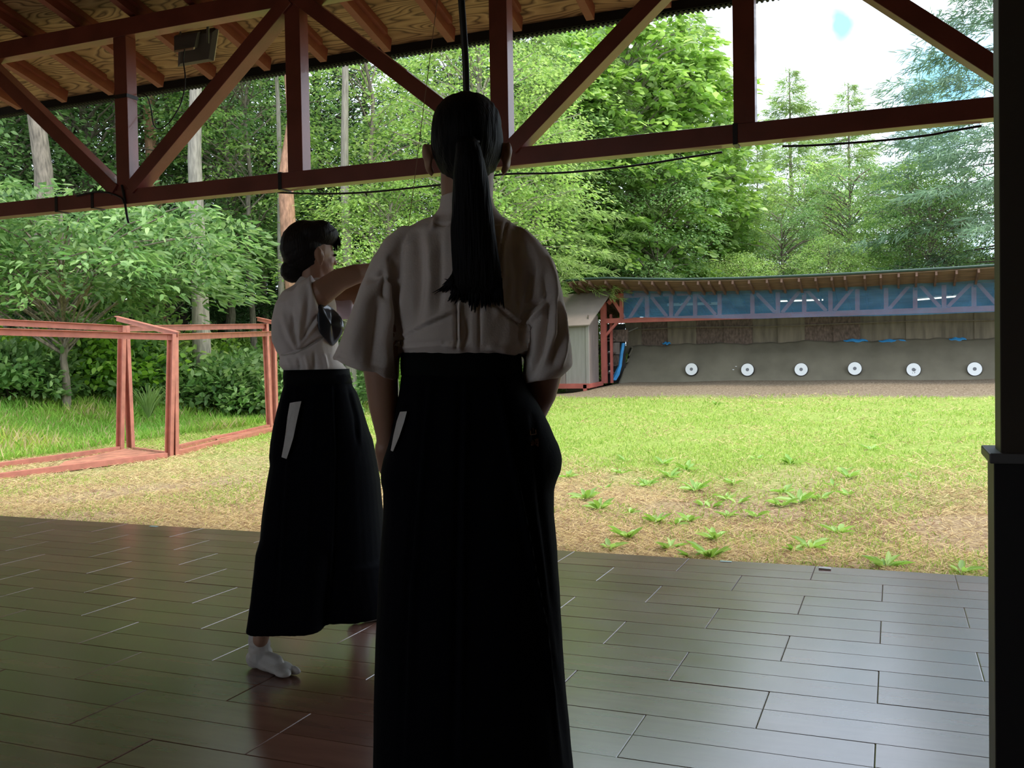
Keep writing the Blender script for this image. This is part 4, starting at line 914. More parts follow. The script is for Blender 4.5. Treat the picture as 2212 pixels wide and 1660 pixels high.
m = MB(); m.box((xl, yb - .03, zb), (xr - .04, yb, ztp + .2)); m.build('back_panel', M['dark'], sh)
TR_ = S(1323, 630, SY + 1.05); BR_ = S(1273, 704, SY - .15); TL_ = S(1222, 641, SY + 1.05) ; BL_ = S(1222, 707.5, SY - .15)
ex = Vector((-.9, 0, 0)); P_ = [Vector(BL_) + ex, Vector(BR_), Vector(TR_), Vector(TL_) + ex]
m = MB(); m.rings([P_, [p + Vector((0, -.01, .03)) for p in P_]]); m.build('shed_roof', M['boardbrown'] if 0 else mat('brown grey sheet roof', (.22, .175, .15), .7, var=.15, scale=2, stretch=(1, 1, 1)), sh)
zq = S(1260, 838)[2]
m = MB(); m.box((xl - .1, SY - .06, zq - .02), (xc + .07, SY + .02, zb)); m.build('base_frame', M['bankred'], sh)
m = MB(); m.bar((xc + .05, SY - .02, (zq + zb) / 2 - .01), (xr + .1, yb, (zq + zb) / 2 + .03), .07, zb - zq, up=(0, 0, 1)); m.build('base_frame', M['bankred'], sh)
m = MB(); m.box((xl + .1, SY, zb - .03), (xr - .1, yb, zb)); m.build('shed_floor', M['dark'], sh)
for x, y in ((xc - .06, SY - .03), (S(1196, 840)[0], SY - .03), (xr - .1, yb - .1)): m = MB(); z_ = float(gz(x, y)) - .08; m.box((x - .05, y - .03, z_), (x + .05, y + .05, zb - .03)); m.build('leg', M['bankred'], sh)
# rack of boards between post and bank
rk = empty('storage_rack', tuple(atY(1325, 800, 27.0)[:2]) + (.42,), 'dark storage rack with boards between the red post and the sand bank', 'rack')
for (x0, y0, x1, y1, mt, YY) in ((1320, 712, 1357, 739, 'boarddark', 27.2), (1323, 740, 1338, 766, 'boardbrown', 27.25), (1324, 767, 1337, 790, 'boarddark', 27.3), (1311, 700, 1350, 828, 'dark', 27.45)):
    a = atY(x0, y1, YY); b = atY(x1, y0, YY); m = MB(); m.box((a[0], YY, a[2]), (b[0], YY + .03, b[2])); m.build('panel', M[mt], rk)
for yy in (731, 737, 763, 790, 806): 
    a = atY(1306, yy, 27.0); b = atY(1326, yy, 27.0); m = MB(); m.box((a[0], 27.0, a[2] - .02), (b[0], 27.3, a[2] + .02)); m.build('shelf', M['boarddark'], rk)
for k, (x, y) in enumerate(((1317, 761), (1319, 786), (1318, 803))):
    p = Vector(atY(x, y, 27.05)); m = MB(); m.ball(p, (.06, .04, .035), 8, 5); tag(m.build('bundle', M['towel']), 'pale bundle on the rack beside the sand bank, ' + ['upper', 'middle', 'lowest'][k] + ' of three', 'bundle')
# ------------------------------------------------------------------ people
from mathutils.bvhtree import BVHTree
class PF:                                    # a standing frame: r to the right, f away from the camera, z up
    def __init__(s, x, D):
        X, Y = spot(x, D); s.o = Vector((X, Y, 0)); s.r = Vector((right[0], right[1], 0)).normalized(); s.f = Vector((-s.r.y, s.r.x, 0)); s.org = s.o
    def P(s, x, y, f=0.0):
        v = Vector(ray(x, y)); c = Vector(CAMP); t = (s.o + s.f * f - c).dot(s.f) / v.dot(s.f); return c + v * t
    def Z(s, x, z, f=0.0):                   # on plane f, in image column x, at height z
        y0, y1 = 400., 1400.
        for _ in range(3):
            a, b = s.P(x, y0, f).z, s.P(x, y1, f).z; y = y0 + (z - a) * (y1 - y0) / (b - a); y0, y1 = y, y + 60
        return s.P(x, y, f)
def ring(c, a, b, n=28, e=2.3):
    out = []
    for k in range(n):
        t = 2 * math.pi * k / n; cs, sn = math.cos(t), math.sin(t)
        out.append(c + a * (math.copysign(abs(cs) ** (2 / e), cs)) + b * (math.copysign(abs(sn) ** (2 / e), sn)))
    return out
def rg(pf, L_, R_, b, f=0.0, e=2.3, n=28):
    p, q = pf.P(*L_, f), pf.P(*R_, f); return ring((p + q) / 2, (q - p) / 2, pf.f * b, n, e)
def rz_(pf, xl, xr, z, b, f=0.0, e=2.3, n=28):
    p, q = pf.Z(xl, z, f), pf.Z(xr, z, f); return ring((p + q) / 2, (q - p) / 2, pf.f * b, n, e)
def capsule(m, pts, rad, n=14):
    m.tube(pts, rad, n); m.ball(pts[0], rad[0], n, 8); m.ball(pts[-1], rad[-1], n, 8)
def basis(F_, U_=Vector((0, 0, 1))):
    F_ = F_.normalized(); S_ = U_.cross(F_).normalized(); return Matrix((S_, F_, F_.cross(S_) * -1 if False else S_.cross(F_) * 1)).transposed()
def fused(name, m, mt, parent, voxel=.005, smooth=6, fn=None, offset=None):
    """close the volumes in m into one continuous skin, then shape it with fn"""
    me = m.mesh('tmp'); bm = bmesh.new(); bm.from_mesh(me); bmesh.ops.recalc_face_normals(bm, faces=bm.faces); bm.to_mesh(me); bm.free()
    o = bpy.data.objects.new('tmp', me); COL.objects.link(o)
    a = o.modifiers.new('r', 'REMESH'); a.mode = 'VOXEL'; a.voxel_size = voxel; a.adaptivity = 0
    b = o.modifiers.new('s', 'SMOOTH'); b.iterations = smooth; b.factor = .5
    dg = bpy.context.evaluated_depsgraph_get(); nm = bpy.data.meshes.new_from_object(o.evaluated_get(dg)); bpy.data.objects.remove(o, do_unlink=True); bpy.data.meshes.remove(me)
    n = len(nm.vertices); co = np.zeros(n * 3); nm.vertices.foreach_get('co', co); co = co.reshape(-1, 3)
    if fn is not None:
        no = np.zeros(n * 3); nm.vertices.foreach_get('normal', no); no = no.reshape(-1, 3); co = fn(co, no)
    tree_ = None
    nm.vertices.foreach_set('co', (co - np.array(parent_world(parent))).ravel()); nm.update()
    nm.name = name; o = link(name, nm, mt, parent, smooth=True); o['_k'] = 1; del o['_k']
    return o
def bvh(o):
    off = parent_world(o); me = o.data; return BVHTree.FromPolygons([v.co + off for v in me.vertices], [tuple(p.vertices) for p in me.polygons])
def onto(tr_, x, y, lift=.003, dflt=None):
    c = Vector(CAMP); d = Vector(ray(x, y)).normalized(); h = tr_.ray_cast(c, d)
    if h[0] is None: return dflt
    return h[0] - d * lift
def project_px(co):
    v = (co - CAMP) @ M3; return np.stack([CX + F * v[:, 0] / v[:, 2], CY - F * v[:, 1] / v[:, 2]], 1)
def folds(pf, lines, amp=.005, fine=.0015, seed=0, stretch=(34, 5)):
    """cloth creases: gaussian ridges (+) and valleys (-) along drawn lines plus long soft waves"""
    def fn(co, no):
        q_ = project_px(co); back = np.clip(-(no @ np.array(pf.f)) * 1.6 + .25, 0, 1)
        d = np.zeros(len(co))
        for pts, w, a in lines:
            best = np.full(len(co), 1e9); tt = np.zeros(len(co)); Ls = len(pts) - 1
            for i in range(Ls):
                p = np.array(pts[i], float); e = np.array(pts[i + 1], float) - p; t = np.clip(((q_ - p) @ e) / (e @ e), 0, 1); dist = np.hypot(*(q_ - p - t[:, None] * e).T)
                k = dist < best; best[k] = dist[k]; tt[k] = (i + t[k]) / Ls
            d += a * np.exp(-(best / w) ** 2) * np.clip(np.sin(np.pi * np.clip(tt * .86 + .10, 0, 1)) * 1.5, 0, 1)
        wv = vnoise(q_[:, 0] + 3000, q_[:, 1] * .13 + 900, stretch[0], seed) - .5
        wv2 = vnoise(q_[:, 0] + q_[:, 1] * .3 + 3000, q_[:, 1] * .2 + 900, stretch[0] * .45, seed + 1) - .5
        return co + no * ((d * amp) * back + wv * fine * 2.2 + wv2 * fine)[:, None]
    return fn

# ---- the head: skull, jaw, nose, lips, ears
def head(m, c, Fd, s=1.0, neck=None, ears=(1, 1)):
    Fd = Fd.normalized(); U = Vector((0, 0, 1)); S = Fd.cross(U).normalized(); Rm = Matrix((S, Fd, U)).transposed()
    B_ = lambda a, b, d, r: m.ball(c + S * a * s + Fd * b * s + U * d * s, Vector(r) * s, 18, 12, rot=Rm)
    B_(0, -.004, .012, (.070, .090, .092)); B_(0, .030, -.045, (.054, .055, .062)); B_(0, .058, -.088, (.026, .024, .020)); B_(0, .066, -.010, (.040, .022, .030))
    B_(0, .087, -.022, (.011, .014, .022)); B_(0, .094, -.036, (.014, .012, .009)); B_(0, .080, -.064, (.021, .010, .009))
    B_(.028, .052, -.035, (.022, .026, .026)); B_(-.028, .052, -.035, (.022, .026, .026))
    for k, w in zip((1, -1), ears):
        if w:
            e = c + S * (.073 * k) * s - Fd * .002 * s - U * .022 * s
            er = Matrix.Rotation(R(-22 * k), 3, 'Z'); m.ball(e + S * .006 * k, Vector((.007, .018, .030)) * s, 12, 10, rot=Rm @ er); m.ball(e + S * .012 * k + U * .012 - Fd * .008, Vector((.005, .013, .018)) * s, 10, 8, rot=Rm @ er)
            m.ball(e - U * .026 * s + Fd * .004, Vector((.006, .009, .010)) * s, 8, 6, rot=Rm)
def face_bits(par, c, Fd, s=1.0):
    Fd = Fd.normalized(); U = Vector((0, 0, 1)); S = Fd.cross(U).normalized(); Rm = Matrix((S, Fd, U)).transposed()
    for k in (1, -1):
        m = MB(); m.ball(c + S * .030 * k * s + Fd * .083 * s - U * .010 * s, Vector((.012, .006, .0055)) * s, 12, 8, rot=Rm); m.build('eye', M['dark'] if 'dark' in M else M['black'], par, smooth=True)
        m = MB(); m.tube([c + S * (.016 * k) * s + Fd * .088 * s + U * .010 * s, c + S * (.032 * k) * s + Fd * .084 * s + U * .014 * s, c + S * (.046 * k) * s + Fd * .072 * s + U * .009 * s], .003, 6); m.build('eyebrow', M['hair'], par)
    m = MB(); m.ball(c + Fd * .087 * s - U * .064 * s, Vector((.020, .006, .006)) * s, 12, 8, rot=Rm); m.build('lips', M['lip'], par, smooth=True)
M['lip'] = mat('lips', (.38, .15, .12), .45, var=.05)
def hand(m, wrist, dirn, palmn, s=1.0, curl=.5, thumb=1):
    """palm, four curled fingers of unequal length and a thumb leaving the side of the palm"""
    d = dirn.normalized(); n_ = (palmn - d * palmn.dot(d)).normalized(); sd_ = d.cross(n_).normalized() * thumb
    Rm = Matrix((sd_, d, n_)).transposed(); m.ball(wrist + d * .045 * s, Vector((.040, .050, .016)) * s, 14, 10, rot=Rm); capsule(m, [wrist - d * .02, wrist + d * .03 * s], [.024 * s, .026 * s])
    for i, (o_, ln) in enumerate(((.029, .070), (.010, .078), (-.010, .073), (-.028, .058))):
        p = wrist + d * .080 * s + sd_ * o_ * s; a = curl * (.8 + .12 * i); pts = [p]; ang_ = a * .4
        for seg in (.45, .32, .23): 
            p = p + (d * math.cos(ang_) + n_ * math.sin(ang_)) * ln * seg * s; pts.append(p); ang_ += a
        capsule(m, pts, [.0092 * s, .0088 * s, .0080 * s, .0068 * s], 10)
    p = wrist + d * .022 * s + sd_ * .030 * s; pts = [p, p + (d * .6 + sd_ * .7 + n_ * .2) * .030 * s, p + (d * 1.5 + sd_ * .9 + n_ * .6) * .036 * s, p + (d * 2.1 + sd_ * .8 + n_ * 1.0) * .036 * s]; capsule(m, pts, [.012 * s, .0105 * s, .0098 * s, .008 * s], 10)
def tabi(par, heel, toe, big=1):
    """split-toed sock from heel to toe, with the ankle above the heel"""
    m = MB(); d = (toe - heel); Ln = d.length; d.normalize(); s_ = Vector((0, 0, 1)).cross(d); B_ = lambda a, b, c_, r: m.ball(heel + d * a * Ln + s_ * b + Vector((0, 0, c_)), r, 16, 10, rot=Matrix((d, s_, Vector((0, 0, 1)))).transposed())
    B_(.14, 0, .034, (.036, .032, .034)); B_(.42, .002, .030, (.085, .034, .030)); B_(.66, .006, .022, (.06, .042, .022)); B_(.50, 0, .044, (.06, .026, .026))
    B_(.86, -.024 * big, .017, (.042, .0145, .016)); B_(.83, .014 * big, .016, (.038, .024, .0155)); capsule(m, [heel + d * .27 * Ln + Vector((0, 0, .05)), heel + d * .22 * Ln + Vector((0, 0, .12)), heel + d * .26 * Ln + Vector((0, 0, .21))], [.042, .035, .037])
    def wr(co, no):
        h = co[:, 2]; co = co.copy(); co += no * (.0018 * np.sin(h * 210 + co[:, 0] * 30) * np.exp(-((h - .085) / .045) ** 2))[:, None]; co[:, 2] = np.maximum(co[:, 2], .001); return co
    return fused('tabi_sock', m, M['tabi'], par, .0035, 4, wr)
def towel(tr_, pts, label, off=.006, dflt=None):
    a = []; b = []
    for x, y in pts:
        p = onto(tr_, x, y, off) or dflt(x, y); d = (p - Vector(CAMP)).normalized(); a.append(p); b.append(p - d * .006)
    m = MB(); m.rings([a, b]); return tag(m.build('hand_towel', M['towel'], bevel=.001), label, 'towel')

# ================= woman in front
A = PF(1012, 1.93)
pa = empty('person', tuple(A.o), 'ponytailed person seen from behind in a white short sleeved shirt and long black pleated skirt', 'person')
hc = A.P(1009, 318, 0.0)
m = MB(); head(m, hc, A.f, 1.0)
capsule(m, [A.P(1009, 465, .0), A.P(1009, 400, .005), A.P(1009, 350, .02)], [.050, .054, .054], 18)
m.rings([rg(A, (962, 450), (1056, 450), .04), rg(A, (925, 505), (1092, 505), .06), rg(A, (868, 560), (1140, 560), .09), rg(A, (880, 700), (1130, 700), .085), rg(A, (890, 800), (1110, 800), .08), rg(A, (870, 950), (1150, 950), .10), rg(A, (875, 1040), (1145, 1040), .10)])
sl, el, wl_ = A.P(855, 570, 0), A.P(822, 800, -.02), A.P(838, 985, .02)
capsule(m, [sl, A.P(822, 690, -.015), el, A.P(829, 880, -.012), A.P(835, 940, .0), wl_], [.040, .039, .035, .030, .022, .020], 18)
hand(m, wl_, Vector((0, 0, -1)) + A.f * .7 + A.r * .1, A.r, 1.0, .7, -1)
sr, er_, wr_ = A.P(1142, 575, 0), A.P(1178, 800, .0), A.P(1150, 905, .10)
capsule(m, [sr, A.P(1168, 690, .0), er_, A.P(1168, 850, .04), wr_], [.040, .040, .036, .033, .024], 18)
hand(m, wr_, Vector((0, 0, -1)) + A.f * .5 + A.r * .3, A.r * -1, 1.0, .6, 1)
for k in (-1, 1):
    hip = A.Z(1012 + 75 * k, .80, .0); kn = A.Z(1012 + 62 * k, .45, .02); an = A.Z(1012 + 55 * k, .10, 0)
    capsule(m, [hip, kn, an], [.082, .055, .037], 16)
fused('body', m, M['skin'], pa, .0042, 4)
face_bits(pa, hc, A.f)
for k in (-1, 1): h_ = A.Z(1012 + 58 * k, 0, -.07); h_.z = 0; t_ = A.Z(1012 + 66 * k, 0, .17); t_.z = 0; tabi(pa, h_, t_)
# hair: cap, knot band and ponytail
m = MB(); U3 = Vector((0, 0, 1)); RmA = Matrix((A.r, A.f, U3)).transposed()
m.ball(A.P(1008.5, 302, -.006), (.0735, .099, .094), 28, 20, rot=RmA); m.ball(A.P(1008, 338, -.020), (.056, .078, .060), 24, 16, rot=RmA); m.ball(A.P(1009, 270, .01), (.0705, .085, .064), 24, 16, rot=RmA)
def hairstrands(co, no):
    q_ = project_px(co); s_ = vnoise(q_[:, 0] * 1.0 + 3000, q_[:, 1] * .12 + 800, 5, 31) - .5; return co + no * (s_ * .0022)[:, None]
fused('hair', m, M['hair'], pa, .0035, 3, hairstrands)
m = MB()
pr = [((992, 296), (1026, 296), .014, -.090), ((985, 312), (1036, 312), .030, -.108), ((982, 345), (1047, 345), .034, -.112), ((979, 390), (1055, 390), .035, -.106), ((976, 440), (1062, 440), .032, -.106), ((974, 490), (1069, 490), .028, -.110), ((975, 540), (1076, 540), .024, -.116), ((978, 585), (1082, 585), .019, -.120), ((982, 615), (1084, 615), .013, -.122), ((992, 634), (1068, 634), .004, -.122)]
m.rings([rg(A, a, b, d, f, n=36) for a, b, d, f in pr])
fused('ponytail', m, M['hair'], pa, .0035, 2, hairstrands)
m = MB(); rr_ = random.Random(5)
def strand(p0, p1, p2, r0=.0035, f=-.122):
    a, b, c_ = A.P(*p0, f), A.P(*p1, f), A.P(*p2, f + .012); pts = [a.lerp(b, t).lerp(b.lerp(c_, t), t) for t in (0, .25, .5, .75, 1)]; m.tube(pts, [r0, r0 * .9, r0 * .7, r0 * .45, r0 * .1], 5)
for i in range(260):
    x = 977 + 106 * rr_.random(); u = (x - 1030) / 53; L_ = rr_.random() ** .7; yb_ = 585 + 40 * rr_.random()
    drop = 30 + 34 * (1 - abs(u)) * L_ + 22 * max(0, u) * L_
    ex_ = x + (-34 * L_ * max(0, -u - .45) * 2 if u < -.45 else 8 * u * L_) + rr_.uniform(-5, 5)
    strand((x, yb_), (x + (ex_ - x) * .3, yb_ + drop * .5), (ex_, yb_ + drop * .9), .0036)
for e in ((934, 633), (943, 628), (950, 631), (960, 603), (938, 636)): strand((984, 575), (980, 615), e, .004)
m.build('hair_strands', M['hair'], pa, smooth=True)
m = MB(); m.tube([A.P(986, 306, -.090), A.P(1009, 309, -.116), A.P(1033, 306, -.090)], .005, 8); m.build('hair_tie', M['black'], pa, smooth=True)
# shirt
m = MB()
m.rings([rg(A, (951, 425), (1062, 425), .052, -.004), rg(A, (948, 450), (1068, 452), .055, -.004), rg(A, (935, 470), (1082, 470), .062), rg(A, (905, 482), (1108, 484), .072), rg(A, (870, 502), (1138, 504), .088), rg(A, (850, 540), (1155, 540), .102), rg(A, (848, 600), (1158, 600), .112), rg(A, (853, 680), (1152, 680), .112), rg(A, (857, 735), (1150, 735), .112), rg(A, (861, 752), (1142, 752), .108), rg(A, (870, 768), (1124, 768), .095)])
slv = [((868, 492), (905, 500), .05), ((828, 520), (890, 545), .068), ((803, 558), (880, 570), .076), ((778, 622), (872, 640), .080), ((760, 680), (867, 710), .080), ((736, 738), (863, 775), .080), ((719, 776), (861, 822), .078)]
m.rings([rg(A, a, b, d, -.01, 2.1) for a, b, d in slv])
srv = [((1105, 494), (1140, 502), .05), ((1120, 540), (1182, 540), .068), ((1128, 580), (1200, 572), .074), ((1134, 640), (1217, 634), .078), ((1136, 700), (1227, 700), .080), ((1132, 770), (1234, 752), .078), ((1127, 815), (1236, 790), .074), ((1130, 830), (1210, 815), .066)]
m.rings([rg(A, a, b, d, .0, 2.1) for a, b, d in srv])
LN = [([(846, 560), (853, 640), (860, 740), (862, 815)], 6, -1.6), ([(838, 575), (838, 640), (843, 720)], 9, .8), ([(835, 590), (810, 600), (790, 600)], 7, -.8), ([(850, 612), (832, 600), (826, 630), (838, 655)], 5, -1.0),
      ([(795, 630), (775, 700), (757, 780)], 14, .9), ([(815, 650), (808, 720), (800, 800)], 12, -.9), ([(833, 660), (832, 740), (832, 810)], 10, .7), ([(730, 762), (790, 785), (858, 805)], 3, -.25),
      ([(885, 500), (880, 600), (868, 700)], 12, .6), ([(905, 505), (908, 600), (900, 700)], 9, -.7), ([(925, 500), (930, 600), (925, 690)], 9, .6), ([(950, 505), (952, 590), (950, 680)], 7, -.5),
      ([(868, 725), (920, 698), (1000, 662)], 3, .55), ([(868, 731), (920, 704), (1000, 668)], 3, -.6), ([(1058, 640), (1100, 675), (1150, 715)], 3, .55), ([(1056, 646), (1098, 682), (1146, 722)], 3, -.6),
      ([(985, 655), (986, 755)], 3.5, -1.1), ([(993, 655), (994, 755)], 4, .8), ([(1003, 690), (1010, 720), (1000, 752)], 4, -.7), ([(1036, 655), (1036, 755)], 2.5, -.6), ([(1020, 660), (1020, 755)], 7, .3),
      ([(866, 752), (950, 742), (1000, 752)], 4, .5), ([(880, 748), (1000, 735)], 5, -.5), ([(1060, 752), (1110, 758), (1140, 745), (1140, 715)], 6, .9), ([(1125, 745), (1130, 700), (1150, 660), (1190, 632)], 5, -1.2), ([(1136, 720), (1160, 680), (1196, 640)], 4, .9),
      ([(1150, 560), (1142, 640), (1130, 700)], 7, -.9), ([(1186, 560), (1200, 640), (1196, 720), (1175, 790)], 7, .9), ([(1176, 600), (1185, 680), (1170, 760), (1150, 810)], 7, -.9), ([(1205, 640), (1210, 720), (1195, 790)], 6, -.8), ([(1215, 660), (1220, 730), (1212, 790)], 5, .8), ([(1160, 700), (1160, 760), (1145, 800)], 8, .7),
      ([(1080, 500), (1085, 600), (1075, 690)], 9, .6), ([(1110, 505), (1120, 600), (1115, 690)], 9, -.6), ([(1095, 478), (1085, 520), (1075, 560)], 2.5, -.7), ([(940, 470), (935, 500)], 4, .5), ([(940, 483), (1000, 487), (1080, 484)], 2.5, -.5)]
M['shirtA'] = mat('white cotton shirt', (.74, .655, .59), .85, var=.05, scale=14, bump=.12, bscale=260, spec=.2)
fused('shirt', m, M['shirtA'], pa, .0045, 3, folds(A, LN, amp=.0125, fine=.0030, seed=7))
# skirt
m = MB(); m.rings([rg(A, (867, 761), (1126, 761), .098, e=2.4, n=40), rg(A, (866, 790), (1128, 790), .104, e=2.4, n=40), rg(A, (868, 815), (1130, 815), .107, e=2.4, n=40)])
ob = m.build('waist_band', M['obi'], pa, smooth=False); ob.modifiers.new('b', 'BEVEL').width = .004
for p_ in ob.data.polygons: p_.use_smooth = len(p_.vertices) == 4
m = MB()
sk = [(872, 1124, 790, .098), (868, 1129, 812, .104), (864, 1142, 842, .115), (859, 1162, 872, .125), (851, 1186, 915, .135), (840, 1207, 960, .142), (830, 1215, 990, .145), (825, 1212, 1015, .148), (825, 1203, 1036, .15), (830, 1198, 1055, .152), (830, 1198, 1110, .156), (824, 1205, 1200, .165), (818, 1211, 1320, .175), (813, 1219, 1450, .185), (812, 1229, 1560, .195), (812, 1238, 1660, .20), (812, 1246, 1780, .205)]
m.rings([rg(A, (a, y), (b, y), d, .0, 2.6, 40) for a, b, y, d in sk])
LK = [([(1072, 818), (1100, 960), (1132, 1120), (1175, 1350), (1212, 1650)], 5, 1.6), ([(1082, 818), (1112, 960), (1146, 1120), (1190, 1350), (1226, 1650)], 7, -1.6), ([(996, 818), (992, 1000), (985, 1300), (980, 1650)], 6, -1.2), ([(1006, 818), (1004, 1000), (1000, 1300), (996, 1650)], 5, 1.2),
      ([(930, 820), (915, 1000), (890, 1300), (880, 1650)], 7, 1.2), ([(920, 820), (903, 1000), (878, 1300), (866, 1650)], 6, -1.2), ([(1150, 900), (1170, 1100), (1195, 1300), (1222, 1500)], 6, -1.0)]
hk = fused('hakama', m, M['hakama'], pa, .0065, 2, folds(A, LK, amp=.006, fine=.0012, seed=3, stretch=(40, 5)))
tA = bvh(hk)
tw = towel(tA, [(864, 890), (879, 889), (873, 912), (862, 945), (849, 976), (844, 974), (850, 940), (857, 910)], 'narrow white towel tucked at the left hip of the ponytailed person', dflt=lambda x, y: A.P(x, y, -.06))
# small brown stitched characters on the side panel
M['stitch'] = mat('brown thread', (.13, .055, .02), .8, var=.1)
m = MB()
def stk(x0, y0, x1, y1):
    p, q_ = onto(tA, x0, y0, .002), onto(tA, x1, y1, .002)
    if p and q_: m.tube([p, q_], .0011, 5)
for s_ in ((1151, 925, 1152, 939), (1146, 931, 1146, 940), (1157, 929, 1158, 938), (1146, 940, 1158, 938)): stk(*s_)
for s_ in ((1150, 951, 1152, 963), (1148, 955, 1149, 962), (1153, 953, 1154, 962), (1148, 962, 1154, 961), (1155, 951, 1163, 949), (1159, 948, 1159, 953), (1156, 954, 1163, 952), (1155, 957, 1164, 955), (1157, 958, 1158, 962), (1162, 956, 1162, 965), (1158, 962, 1162, 961)): stk(*s_)
m.build('stitched_characters', M['stitch'], hk)

# ================= archer behind
B = PF(672, 3.50)
pb = empty('person', tuple(B.o), 'archer with hair in a low bun, white shirt and long black skirt, raising a bow', 'person')
Fd = (B.r * .80 + B.f * .60).normalized()
hb = B.P(672, 545, .0)
m = MB(); head(m, hb, Fd, .98)
capsule(m, [B.P(672, 640, 0), B.P(676, 600, .0), B.P(676, 565, 0)], [.050, .046, .050], 16)
m.rings([rg(B, (635, 622), (715, 622), .06), rg(B, (612, 660), (722, 660), .09), rg(B, (610, 720), (720, 720), .085), rg(B, (625, 800), (735, 800), .08), rg(B, (620, 880), (770, 880), .10), rg(B, (615, 930), (790, 930), .10)])
ps, pel, pw = B.P(655, 650, -.08), B.P(800, 585, -.02), B.P(852, 605, .12)
capsule(m, [B.P(665, 655, -.08), B.P(695, 632, -.10), B.P(735, 604, -.08), B.P(770, 592, -.06), B.P(800, 588, -.02), B.P(836, 596, .06), pw], [.048, .047, .041, .036, .033, .030, .024], 16)
hand(m, pw, B.r + B.f * .2 - Vector((0, 0, .2)), Vector((0, 0, -1)) + B.f * .3, .95, 1.1, -1)
G = B.P(1010, 640, .02)
lw = G - (B.r * .105 + B.f * .02) + Vector((0, 0, -.01))
capsule(m, [B.P(700, 650, .12), B.P(800, 628, .14), B.P(880, 628, .10), lw], [.044, .036, .032, .023], 16)
hand(m, lw, B.r, B.f * -1, .95, 1.25, 1)
for (x, z1, f, fx, ff) in ((622, .1, -.16, 563, -.19), (760, .1, .30, 765, .28)):
    hip = B.Z(660 if f < 0 else 720, .80, f * .3); an = B.Z(fx, .12, ff); capsule(m, [hip, hip.lerp(an, .5), an], [.085, .052, .028], 14)
fused('body', m, M['skin'], pb, .0045, 4)
face_bits(pb, hb, Fd, .98)
# hair with bun and fringe
m = MB(); Sb = Fd.cross(U3).normalized(); RmB = Matrix((Sb, Fd, U3)).transposed()
m.ball(B.P(660, 535, .0), (.082, .094, .100), 26, 18, rot=RmB); m.ball(B.P(655, 548, .0), (.062, .060, .060), 22, 14, rot=RmB); m.ball(B.P(682, 508, .0), (.078, .086, .052), 22, 14, rot=RmB)
m.ball(B.P(633, 586, -.01), (.046, .046, .044), 22, 14, rot=RmB)
capsule(m, [B.P(696, 496, -.02), B.P(708, 508, .0), B.P(715, 520, .0)], [.036, .026, .010], 14)
def hs2(co, no):
    q_ = project_px(co); s_ = vnoise(q_[:, 0] * .5 + q_[:, 1] * .8 + 3000, q_[:, 1] * .2 + 800, 4, 33) - .5; return co + no * (s_ * .003)[:, None]
fused('hair', m, M['hair2'], pb, .004, 3, hs2)
m = MB()
for i in range(26):
    t = i / 25; x0 = 700 + 22 * t; a, b, c_ = B.P(x0, 486 + 12 * t, -.03 + .03 * t), B.P(x0 + 14, 505 + 8 * t, .0), B.P(722 + 14 * t - 2 * (i % 3), 528 + 22 * ((i * 7) % 5) / 5, .02)
    m.tube([a, a.lerp(b, .5).lerp(b.lerp(c_, .5), .5), b.lerp(c_, .5), c_], [.003, .0028, .0022, .0006], 5)
m.build('fringe', M['hair2'], pb, smooth=True)
# shirt
m = MB()
m.rings([rg(B, (648, 600), (704, 602), .045), rg(B, (636, 616), (712, 618), .058), rg(B, (612, 632), (722, 636), .085, -.01), rg(B, (597, 656), (726, 662), .105, -.01), rg(B, (589, 695), (728, 700), .118, -.01), rg(B, (590, 738), (730, 740), .118), rg(B, (600, 760), (731, 762), .11), rg(B, (607, 772), (734, 775), .108), rg(B, (605, 788), (742, 790), .112), rg(B, (612, 800), (752, 800), .105), rg(B, (622, 806), (750, 806), .09)])
m.rings([rg(B, (622, 640), (648, 712), .06, -.06), rg(B, (646, 615), (668, 706), .066, -.08), rg(B, (668, 597), (690, 690), .062, -.09), rg(B, (673, 594), (697, 684), .060, -.09)])
LB = [([(600, 690), (615, 735), (640, 768)], 5, -.8), ([(612, 680), (628, 730), (648, 765)], 5, .8), ([(630, 670), (636, 720), (645, 760)], 4, -.7), ([(655, 660), (648, 700), (646, 755)], 5, .7), ([(665, 620), (662, 680), (655, 745)], 6, -.8), ([(690, 690), (672, 715), (650, 745)], 3, .9), ([(684, 684), (668, 708), (650, 735)], 3, -.9),
      ([(613, 767), (660, 752), (702, 724)], 3, -1.0), ([(645, 775), (648, 800)], 4, -.8), ([(660, 770), (668, 800)], 4, .8), ([(678, 765), (680, 800)], 4, -.8), ([(700, 770), (706, 800)], 4, .8), ([(620, 775), (630, 800)], 4, .6)]
M['shirtB'] = mat('white cotton shirt', (.76, .69, .64), .85, var=.05, scale=14, bump=.1, bscale=200, spec=.2)
sb = fused('shirt', m, M['shirtB'], pb, .005, 3, folds(B, LB, amp=.0120, fine=.0026, seed=9, stretch=(16, 5)))
m = MB(); m.rings([rg(B, (690, 640), (694, 680), .05, .12), rg(B, (715, 634), (712, 684), .055, .13), rg(B, (742, 642), (738, 690), .055, .14), rg(B, (765, 630), (764, 690), .05, .15)])
fused('far_sleeve', m, M['lav'], pb, .005, 3, folds(B, [([(700, 645), (735, 665)], 3, .8), ([(704, 660), (735, 682)], 3, -.8)], amp=.006, fine=.001))
tB = bvh(sb)
